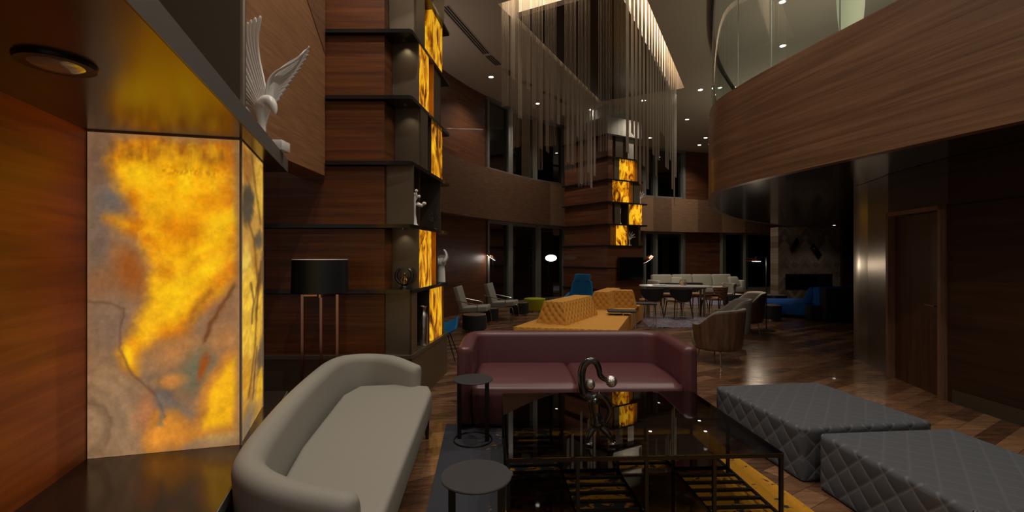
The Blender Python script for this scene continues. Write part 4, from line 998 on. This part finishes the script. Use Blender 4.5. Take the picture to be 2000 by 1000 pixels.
# ------------------------------------------------------------------ grey lounge chairs, drums, pouf
def lounge(x, y, rz, label):        # faces local +x
    t = thing('lounge_chair', label, 'armchair', (x, y, 0), rz, 'grey lounge chairs by the window wall')
    MB().box((.05, 0, .385), (.56, .56, .11), m=Matrix.Rotation(R(-4), 3, 'Y'), bev=.02, seg=3).build('seat_cushion', greych, t)
    MB().box((-.31, 0, .62), (.10, .56, .52), m=Matrix.Rotation(R(-17), 3, 'Y'), bev=.02, seg=3).build('back_cushion', greych, t)
    for s_ in (-1, 1):
        MB().tube(crom([(-.42, s_*.33, 0), (-.30, s_*.33, .30), (-.22, s_*.32, .34), (.22, s_*.32, .315), (.31, s_*.33, .28), (.34, s_*.33, 0)], 4), .010, 8).build('leg_frame', chrome, t)
        MB().tube(crom([(-.38, s_*.30, .60), (-.36, s_*.33, .585), (.08, s_*.33, .50), (.13, s_*.33, .47), (.14, s_*.33, .33)], 4), .012, 8).build('armrest', chrome, t)
    b = MB(); b.box((0, 0, .32), (.5, .6, .014)); b.build('seat_rail', chrome, t); return t
l1 = lounge(-.84, 10.15, R(-6), 'grey cushioned lounge chair with steel arms, the one nearer the shelving tower')
l2 = dup(l1, (-.22, 11.25, 0), R(-12), 'grey cushioned lounge chair with steel arms, the one before the dark window')
def drum(x, y, r, h, body, top, label, name='drum_table', cat='side table', grp='low black drum tables'):
    t = thing(name, label, cat, (x, y, 0), 0, grp)
    MB().lathe([(r*.78, 0), (r*.78, .035), (r*.80, .036)], n=36).build('base_ring', chrome, t)
    MB().lathe([(r*.9, .036), (r, .05), (r, h-.02), (r*.985, h-.006)], n=40).build('body', body, t)
    MB().lathe([(r*.985, h-.006), (r*.96, h), (.001, h+.001)], n=40).build('top', top, t); return t
topw = mat('drum_wood_top', (.16, .085, .05), .3)
drum(-.78, 9.42, .245, .345, black_fab, topw, 'black drum table with wood top in front of the nearer grey lounge chair')
drum(-.50, 10.71, .185, .33, black_fab, topw, 'black drum table between the two grey lounge chairs')
drum(.19, 12.0, .25, .335, black_fab, topw, 'black drum table beside the lime pouf')
drum(.64, 12.8, .30, .36, lime, lime, 'round lime green pouf before the dark window', 'round_pouf', 'pouf', None)
drum(6.78, 14.0, .27, .38, black_fab, cream_sofa, 'black pouf with pale top in front of the ivory sofa', 'round_pouf', 'pouf', None)
drum(6.28, 11.1, .26, .36, black_fab, mat('rose_top', (.22, .10, .08), .6), 'black drum pouf with brownish pink top against the blue chaise', 'round_pouf', 'pouf', None)
drum(8.0, 13.9, .34, .37, black_metal, mat('grey_disc_top', (.12, .12, .12), .3), 'low round dark table before the fireplace', 'drum_table', 'coffee table', None)

# ------------------------------------------------------------------ floor lamps far back
def disc_lamp(x, y, z, tilt, yaw, r, label, pole=True, off=0, thick=.4, e=3):
    t = thing('disc_floor_lamp', label, 'floor lamp', (x, y, 0), yaw, 'reading floor lamps by the windows')
    MB().lathe([(.001, .018), (.13, .016), (.14, 0), (.13, 0)][::-1], (off, 0, 0), 28).build('base', black_metal, t)
    MB().tube([(off, 0, .01), (off, 0, z-.02)], .010, 8).build('pole', black_metal, t)
    if off: MB().tube([(off, 0, z-.03), (0, 0, z+.03)], .008, 8).build('arm', black_metal, t)
    m = Matrix.Rotation(R(tilt), 3, 'Y')
    sh_ = MB().lathe([(r*.98, -.002), (r, .01), (r*.75, r*thick), (r*.2, r*thick*1.35), (.001, r*thick*1.4)], (0, 0, z), 28, m=m).build('shade', copper, t)
    MB().lathe([(.001, -.004), (r*.95, -.006), (r*.95, .004)], (0, 0, z), 28, m=m).build('diffuser', glow, sh_)
    ld = bpy.data.lights.new('lamp_light', 'POINT'); ld.energy = e; ld.color = (1, .85, .66); ld.shadow_soft_size = .08
    lo = bpy.data.objects.new('bulb', ld); COL.objects.link(lo); lo.location = Vector((0, 0, z)) + m @ Vector((0, 0, -.10)); lo.parent = t
gl = thing('globe_floor_lamp', 'floor lamp with a bright flattened white globe at the dark window', 'floor lamp', (1.14, 13.3, 0))
MB().ball((0, 0, 1.49), .165, 24, (1, 1, .58)).build('globe', mat('bright_globe', (1, 1, 1), .4, emit=(1, .95, .86), es=4.5), gl)
MB().lathe([(.12, 0), (.13, .012), (.02, .02)], (-.02, 0, 0), 24).build('base', black_metal, gl)
MB().tube([(-.07, .0, .015), (-.07, 0, 1.3), (-.03, 0, 1.40)], .008, 8).build('pole', black_metal, gl)
ll_ = disc_lamp(-.60, 13.1, 1.50, 34, 0, .15, 'tilted white disc lamp standing in for a window reflection, behind the grey lounge chairs', off=.05, e=.5)  # lamp modelled in place of a reflection in the window
disc_lamp(4.55, 15.2, 1.43, -36, 0, .21, 'copper reading lamp with tilted lit disc behind the white table', off=-.4)
cl = thing('arc_floor_lamp', 'thin black floor lamp with a copper ring head reaching left, beside the cream shell chairs', 'floor lamp', (5.28, 9.45, 0))
MB().lathe([(.165, 0), (.165, .012), (.02, .022)], n=36).build('base', black_metal, cl)
MB().tube([(0, 0, .015), (0, 0, 1.53)], .011, 10).build('pole', black_metal, cl)
b = MB(); b.tube([(0, 0, 1.52), (-.36, 0, 1.52)], .007, 8); b.build('arm', black_metal, cl)
MB().lathe([(.09, 1.44), (.085, 1.47), (.03, 1.50), (.02, 1.54), (.001, 1.545)], (-.205, 0, 0), 24).build('shade', copper, cl)
MB().lathe([(.001, 1.435), (.082, 1.437), (.085, 1.446)], (-.205, 0, 0), 24).build('diffuser', glow, cl)
for x in (-.34, -.39): MB().tube([(x+.055*math.cos(2*math.pi*k/28), 0, 1.475+.03*math.sin(2*math.pi*k/28)) for k in range(28)], .006, 6, closed=True).build('ring', copper, cl)
ld = bpy.data.lights.new('lamp_light', 'POINT'); ld.energy = 10; ld.color = (1, .8, .58); ld.shadow_soft_size = .05
lo = bpy.data.objects.new('bulb', ld); COL.objects.link(lo); lo.location = (-.205, 0, 1.38); lo.parent = cl

# ------------------------------------------------------------------ blue wing chair and small blue shell chair
def wing_chair(x, y, rz, label):      # faces local -y
    t = thing('wing_chair', label, 'armchair', (x, y, 0), rz)
    def back(u, v):
        z = .36+.70*v; hw = .30-.10*v+.02*math.sin(math.pi*v)
        if v > .72: hw = .20
        a = (u*2-1); yy = .26+.10*v - .16*abs(a)**2.2*(1-.5*v)
        return (a*hw, yy, z)
    MB().grid(back, 24, 24).build('backrest', blue, t, mods=(('SOLIDIFY', dict(thickness=.06, offset=0)),), angle=70)
    for s_ in (-1, 1):
        def arm(u, v, s_=s_):
            y_ = .20-.52*u; z = .30+(.27-.12*u)*v; return (s_*(.29+.10*v*(.4+.6*u)), y_, z)
        MB().grid(arm, 12, 8).build('arm', blue, t, mods=(('SOLIDIFY', dict(thickness=.05, offset=0)),), angle=70)
    MB().box((0, -.03, .36), (.54, .56, .14), bev=.04, seg=4).build('seat', blue, t)
    b = MB(); b.tube([(0, 0, .03), (0, 0, .30)], .03, 12)
    for a in (45, 135, 225, 315): b.tube([(0, 0, .06), (.27*math.cos(R(a)), .27*math.sin(R(a)), .012)], [.02, .012], 8)
    b.build('pedestal', chrome, t); return t
wing_chair(1.80, 12.05, R(-22), 'bright blue high-backed wing chair beside the far tower')
t = thing('shell_chair', 'small blue shell chair on black wire legs, half hidden behind the near tower', 'chair', (-1.06, 6.85, 0))
def shl(u, v):
    a = (u*2-1); yy = -.22+.42*v; return (a*(.24-.02*v), yy+.02*a*a, .40+.09*a*a+(.30*max(0, v-.6)**1.2)*1.2)
MB().grid(shl, 20, 20).build('seat_shell', blue, t, mods=(('SOLIDIFY', dict(thickness=.03, offset=0)),), angle=80)
for sx in (-1, 1):
    for sy in (-1, 1): MB().tube([(sx*.10, sy*.10, .40), (sx*.23, sy*.2, .006)], .008, 8).build('leg', black_metal, t)

# ------------------------------------------------------------------ barrel shell chairs
def barrel(x, y, rz, label, outer=None, pedestal=False, s=1.0):   # back towards local -y
    outer = outer or wood_shell
    t = thing('barrel_armchair', label, 'armchair', (x, y, 0), rz, 'cream barrel armchairs')
    def rim(a): return .60+.20*math.cos(a*.62)**2.2 if abs(a) < 2.5 else .60
    def wall(r0, zb, dz, off):
        def fn(u, v):
            a = (u*2-1)*R(128); q_ = min(1, max(0, (abs(math.degrees(a))-52)/58)); zt = (.57+.22*(1-q_*q_*(3-2*q_))-.015*(a/R(60))**2*(1-q_))*s+dz; z = zb+(zt-zb)*v
            k = (z-zb)/(.8*s-zb); rr = r0*(.86+.18*max(0, k)**.6)
            return (math.sin(a)*rr, -math.cos(a)*rr*.96, z)
        return fn
    MB().grid(wall(.365*s, .22, 0, 0), 60, 16).build('outer_shell', outer, t, mods=(('SOLIDIFY', dict(thickness=.012, offset=0)),), angle=80)
    MB().grid(wall(.335*s, .25, .004, 0), 60, 16).build('inner_padding', cream_fab, t, mods=(('SOLIDIFY', dict(thickness=.045, offset=0)),), angle=80)
    f_ = wall(.358*s, .22, .0, 0); MB().tube([f_(k/70, 1) for k in range(71)], .014, 8).build('piping', cream_fab, t)
    MB().lathe([(.29*s, .22), (.32*s, .26), (.33*s, .42), (.31*s, .455), (.26*s, .47), (.001, .472)], (0, .03, 0), 40).build('seat_cushion', cream_fab, t)
    if pedestal:
        MB().lathe([(.20, 0), (.20, .012), (.03, .02), (.03, .2)], n=36).build('pedestal_base', chrome, t)
    else:
        for a in (40, 140, 220, 320):
            MB().tube([(.24*math.cos(R(a)), .24*math.sin(R(a)), .24), (.31*math.cos(R(a)), .31*math.sin(R(a)), .003)], [.014, .009], 8).build('leg', chrome, t)
    return t
barrel(2.99, 6.62, R(34), 'barrel armchair with dark wood back, nearest of three, behind the maroon sofa', s=1.0)
barrel(3.72, 7.85, R(72), 'cream barrel armchair on a round steel base, middle of the three', cream_fab, True, 1.02)
barrel(4.76, 9.3, R(84), 'cream barrel armchair with dark wood shell, farthest of the three', None, False, 1.02)

# ------------------------------------------------------------------ white dining table and chairs
dtb = thing('dining_table', 'long white-topped dining table with slim wooden end legs', 'table', (4.42, 12.35, 0), R(-12))
b = MB(); pts = []
for k in range(40):
    a = 2*math.pi*k/40; c_, s_ = math.cos(a), math.sin(a); pts.append((math.copysign(abs(c_)**.55, c_)*.93, math.copysign(abs(s_)**.55, s_)*.46))
b.prism(pts, .725, .75, bev=.004, seg=1); b.build('tabletop', mat('white_stone_top', (.55, .54, .52), .3), dtb)
for sx in (-1, 1):
    for sy in (-1, 1): MB().box((sx*.70, sy*.24, .36), (.05, .06, .725)).build('leg', mat('olive_leg', (.20, .16, .10), .5), dtb)
MB().box((0, 0, .70), (1.5, .5, .04)).build('apron', mat('olive_leg'), dtb)
for x, y, z in ((4.0, 12.45, .75),):
    tr = thing('paper_stack', 'low stack of pale papers at the left end of the white table', 'papers', (x, y, z), R(-12))
    for k in range(3): MB().box((.02*k, 0, .004+.008*k), (.30, .22, .007)).build('sheet', mat('pale_paper', (.6, .6, .62), .6), tr)
def round_back(x, y, rz, label, seatm=tan, backm=black_fab, grp='dark round-backed dining chairs'):   # back at local -y
    t = thing('dining_chair', label, 'dining chair', (x, y, 0), rz, grp)
    def bk(u, v):
        a = u*2-1; z0 = .73-.30*math.sqrt(max(0, 1-a*a)); z1 = .745; ph = a*R(62); rr = .33
        return (math.sin(ph)*rr, .04-math.cos(ph)*rr-.04*(v), z0+(z1-z0)*v)
    MB().grid(bk, 28, 10).build('backrest', backm, t, mods=(('SOLIDIFY', dict(thickness=.035, offset=0)),), angle=80)
    MB().prism([(.27*math.cos(2*math.pi*k/24), .26*math.sin(2*math.pi*k/24)) for k in range(24)], .40, .46, bev=.02).build('seat', seatm, t)
    for sx in (-1, 1):
        MB().tube([(sx*.19, -.23, .62), (sx*.20, -.22, .40), (sx*.25, -.27, .003)], [.012, .018, .010], 8).build('leg', wood_dark, t)
        MB().tube([(sx*.20, .20, .40), (sx*.24, .25, .003)], [.018, .010], 8).build('leg', wood_dark, t)
    return t
round_back(3.50, 11.55, R(4), 'dark round-backed dining chair, left one on the near side of the white table')
round_back(4.18, 11.45, R(8), 'dark round-backed dining chair, right one on the near side of the white table')
qm = mat('quilted_tan_leather', (.30, .15, .06), .5); t_, N_, L_, b_ = nt(qm)
v = mapping(qm, (15, 15, 15)); sx = N_.new('ShaderNodeSeparateXYZ'); L_.new(v, sx.inputs[0])
aa = math_(qm, 'PINGPONG', math_(qm, 'ADD', math_(qm, 'ADD', sx.outputs[0], sx.outputs[1]), sx.outputs[2]), .5); cc = math_(qm, 'PINGPONG', math_(qm, 'SUBTRACT', math_(qm, 'ADD', sx.outputs[0], sx.outputs[1]), sx.outputs[2]), .5)
L_.new(ramp(qm, math_(qm, 'MINIMUM', aa, cc), [(.08, (.05, .025, .015)), (.20, (.34, .17, .07))]), b_.inputs['Base Color'])
round_back(5.32, 12.0, R(40), 'dining chair with diamond-quilted tan back at the right end of the white table', backm=qm, grp=None)
round_back(4.65, 13.35, R(172), 'dark dining chair behind the white table, left of two')
round_back(5.45, 13.5, R(188), 'dark dining chair behind the white table, right of two')
round_back(6.25, 13.45, R(95), 'grey-seated dark-legged chair between the quilted chair and the ivory sofa', seatm=greych, backm=greych, grp=None)
bw = thing('wire_basket', 'copper wire basket standing on the white table', 'basket', (4.68, 12.45, .75))
b = MB()
for k in range(12): a = 2*math.pi*k/12; b.tube([(.07*math.cos(a), .07*math.sin(a), .004), (.10*math.cos(a), .10*math.sin(a), .08), (.075*math.cos(a), .075*math.sin(a), .15)], .004, 5)
for r, z in ((.075, .15), (.10, .08), (.07, .004)): b.tube([(r*math.cos(2*math.pi*k/24), r*math.sin(2*math.pi*k/24), z) for k in range(24)], .004, 5, closed=True)
b.build('cage', copper, bw)

# ------------------------------------------------------------------ ivory sofa at the back
iv = thing('ivory_sofa', 'long ivory sofa with four loose back cushions under the far band', 'sofa', (7.05, 17.5, 0), R(8))
MB().box((0, 0, .28), (3.5, .95, .22), bev=.04).build('seat', cream_sofa, iv)
for k in range(4): MB().box((-1.24+.83*k, .30, .60), (.80, .22, .46), m=Matrix.Rotation(R(-10), 3, 'X'), bev=.06, seg=4).build('back_cushion', cream_sofa, iv)
for s_ in (-1, 1): MB().box((s_*1.68, 0, .42), (.14, .95, .42), bev=.04).build('armrest', cream_sofa, iv)
fr = MB()
for sx in (-1.70, 1.70):
    for sy in (-.45, .45): fr.box((sx, sy, .30), (.025, .025, .60))
    fr.box((sx, 0, .60), (.025, .9, .025))
fr.box((0, -.46, .16), (3.4, .02, .03)); fr.build('frame', black_metal, iv)
for x, y, rz, lb in ((8.45, 17.35, 15, 'ivory throw pillow leaning at the right arm of the long sofa'), (6.15, 17.0, -10, 'ivory throw pillow leaning at the left of the long sofa')):
    p = MB(); p.box((0, 0, .19), (.42, .14, .38), m=Matrix.Rotation(R(-20), 3, 'X'), bev=.06, seg=4); o = p.build('throw_pillow', cream_sofa); o.location = (x, y, .39); o.rotation_euler = (0, 0, R(rz)); tag(o, lb, 'pillow')

# ------------------------------------------------------------------ blue sectional
bs = thing('blue_sectional', 'royal blue sectional sofa with chaise, its shade-blackened back turned to the camera', 'sofa', (0, 0, 0))
MB().prism([(6.72, 11.55), (7.30, 11.0), (8.6, 11.0), (9.4, 12.6), (7.2, 12.9), (6.75, 12.6)], .08, .36, bev=.04).build('seat', blue2, bs)
MB().prism([(7.28, 10.55), (7.28, 10.72), (10.2, 11.2), (10.2, 10.95)], .06, .80, bev=.01, seg=2).build('backrest', mat('shaded_back_black', (.006, .006, .010), .8), bs)  # near-black colour carries the shade on the unlit sofa back
MB().prism([(7.02, 10.72), (7.02, 10.92), (7.28, 10.92), (7.28, 10.72)], .06, .38, bev=.02).build('plinth_side', mat('shaded_back_black'), bs)
MB().prism([(7.24, 10.74), (7.24, 10.98), (10.1, 11.45), (10.2, 11.22)], .34, .815, bev=.05, seg=3).build('back_cushion', blue2, bs)
for x, y in ((6.9, 11.7), (7.4, 11.15), (8.8, 12.5), (7.2, 12.6)): MB().box((x, y, .04), (.06, .06, .08)).build('foot', black_metal, bs)
p = MB(); p.box((0, 0, .2), (.5, .16, .42), m=Matrix.Rotation(R(24), 3, 'X'), bev=.06, seg=4); o = p.build('throw_pillow', blue2); o.location = (7.42, 11.35, .36); o.rotation_euler = (0, 0, R(60)); tag(o, 'royal blue pillow leaning on the blue sectional backrest', 'pillow')

# ------------------------------------------------------------------ fireplace wall under the balcony
hm = mat('herringbone_marble', (.2, .16, .12), .35, coat=.2); t_, N_, L_, b_ = nt(hm)
for_uv = mapping(hm, (1, 1, 1), (0, 0, 0)); sx = N_.new('ShaderNodeSeparateXYZ'); L_.new(for_uv, sx.inputs[0])
cmb = N_.new('ShaderNodeCombineXYZ'); L_.new(math_(hm, 'ABSOLUTE', math_(hm, 'PINGPONG', sx.outputs[0], .38)), cmb.inputs[0]); L_.new(sx.outputs[2], cmb.inputs[1])
mp2 = N_.new('ShaderNodeMapping'); mp2.inputs['Rotation'].default_value = (0, 0, R(52)); L_.new(cmb.outputs[0], mp2.inputs[0])
br = N_.new('ShaderNodeTexBrick'); L_.new(mp2.outputs[0], br.inputs[0]); br.inputs['Scale'].default_value = 1; br.inputs['Brick Width'].default_value = .55; br.inputs['Row Height'].default_value = .12; br.inputs['Mortar Size'].default_value = .003
br.inputs['Color1'].default_value = (.10, .075, .055, 1); br.inputs['Color2'].default_value = (.28, .22, .16, 1); br.inputs['Mortar'].default_value = (.05, .04, .03, 1)
L_.new(br.outputs['Color'], b_.inputs['Base Color'])
FY = 16.5
def fx(px): return (px-1000)*FY/F
def fz(py): return H-(py-500)*FY/F
x0, x1, y0, y1 = fx(1520), fx(1641), fz(566), fz(535)
fw = MB(); fw.box2((x0, FY, 0), (x1, FY+.5, y0)); fw.box2((x0, FY, y1), (x1, FY+.5, ZB0)); fw.box2((x0, FY, y0), (fx(1534), FY+.5, y1)); fw.box2((fx(1626), FY, y0), (x1, FY+.5, y1))
structure(fw.build('wall_fireplace', hm))
structure(MB().box2((x1, FY-.1, 0), (14.8, FY+.1, ZB0)).build('wall_far_right', wood_dark))
fp = thing('glass_fireplace', 'long dark glass-fronted fireplace set into the marble wall', 'fireplace', (0, 0, 0))
fr = MB(); fr.box2((fx(1534), FY-.01, y1-.08), (fx(1626), FY+.3, y1)); fr.box2((fx(1534), FY-.01, y0), (fx(1626), FY+.3, y0+.04)); fr.box2((fx(1534), FY+.28, y0), (fx(1626), FY+.3, y1)); fr.box2((fx(1598), FY+.0, y0), (fx(1626), FY+.28, y1-.08)); fr.build('firebox', black_metal, fp)
MB().box2((fx(1535), FY+.005, y0+.04), (fx(1598), FY+.012, y1-.08)).build('glass_front', glassy('fire_glass', (.6, .7, .6), .5, 1, 0, 2.2), fp)
for pts, lb in ((((1541.7, 484.5), (1555.5, 463.7), (1560, 474), (1546.4, 493.6)), 'small slanted diamond mirror, left one on the marble wall'), (((1582.8, 484.5), (1588, 475.4), (1603.5, 497.5), (1597.8, 506)), 'larger slanted diamond mirror, right one on the marble wall')):
    t = thing('diamond_mirror', lb, 'mirror', (0, 0, 0), 0, 'diamond mirrors on the marble wall')
    P3 = [(fx(a), fz(c)) for a, c in pts]
    b = MB(); vs = [b.bm.verts.new((x, FY-.02, z)) for x, z in P3]; b.bm.faces.new(vs); b.build('glass', mat('dark_mirror', (.03, .03, .03), .06, .9), t, mods=(('SOLIDIFY', dict(thickness=.012, offset=0)),))
    b = MB()
    for k in range(4): a_, c_ = P3[k], P3[(k+1) % 4]; b.bar((a_[0], FY-.018, a_[1]), (c_[0], FY-.018, c_[1]), .015, .035)
    b.build('frame', chrome, t)

# ------------------------------------------------------------------ tall curved lamp on the balcony
mz = thing('column_lamp', 'tall curved cream lamp glowing behind the balcony glass', 'floor lamp', (4.54, 6.1, ZB1-.15))
b = MB(); b.lathe([(.05, 0.02), (.08, .1), (.11, .5), (.15, .95), (.17, 1.35), (.15, 1.7), (.10, 1.9)], n=32); b.build('lamp_shade', mat('cream_lit_shade', (.8, .75, .6), .4, emit=(.85, .78, .52), es=.75), mz)
MB().lathe([(.14, 0), (.14, .03), (.08, .04)], n=24).build('base', black_metal, mz)
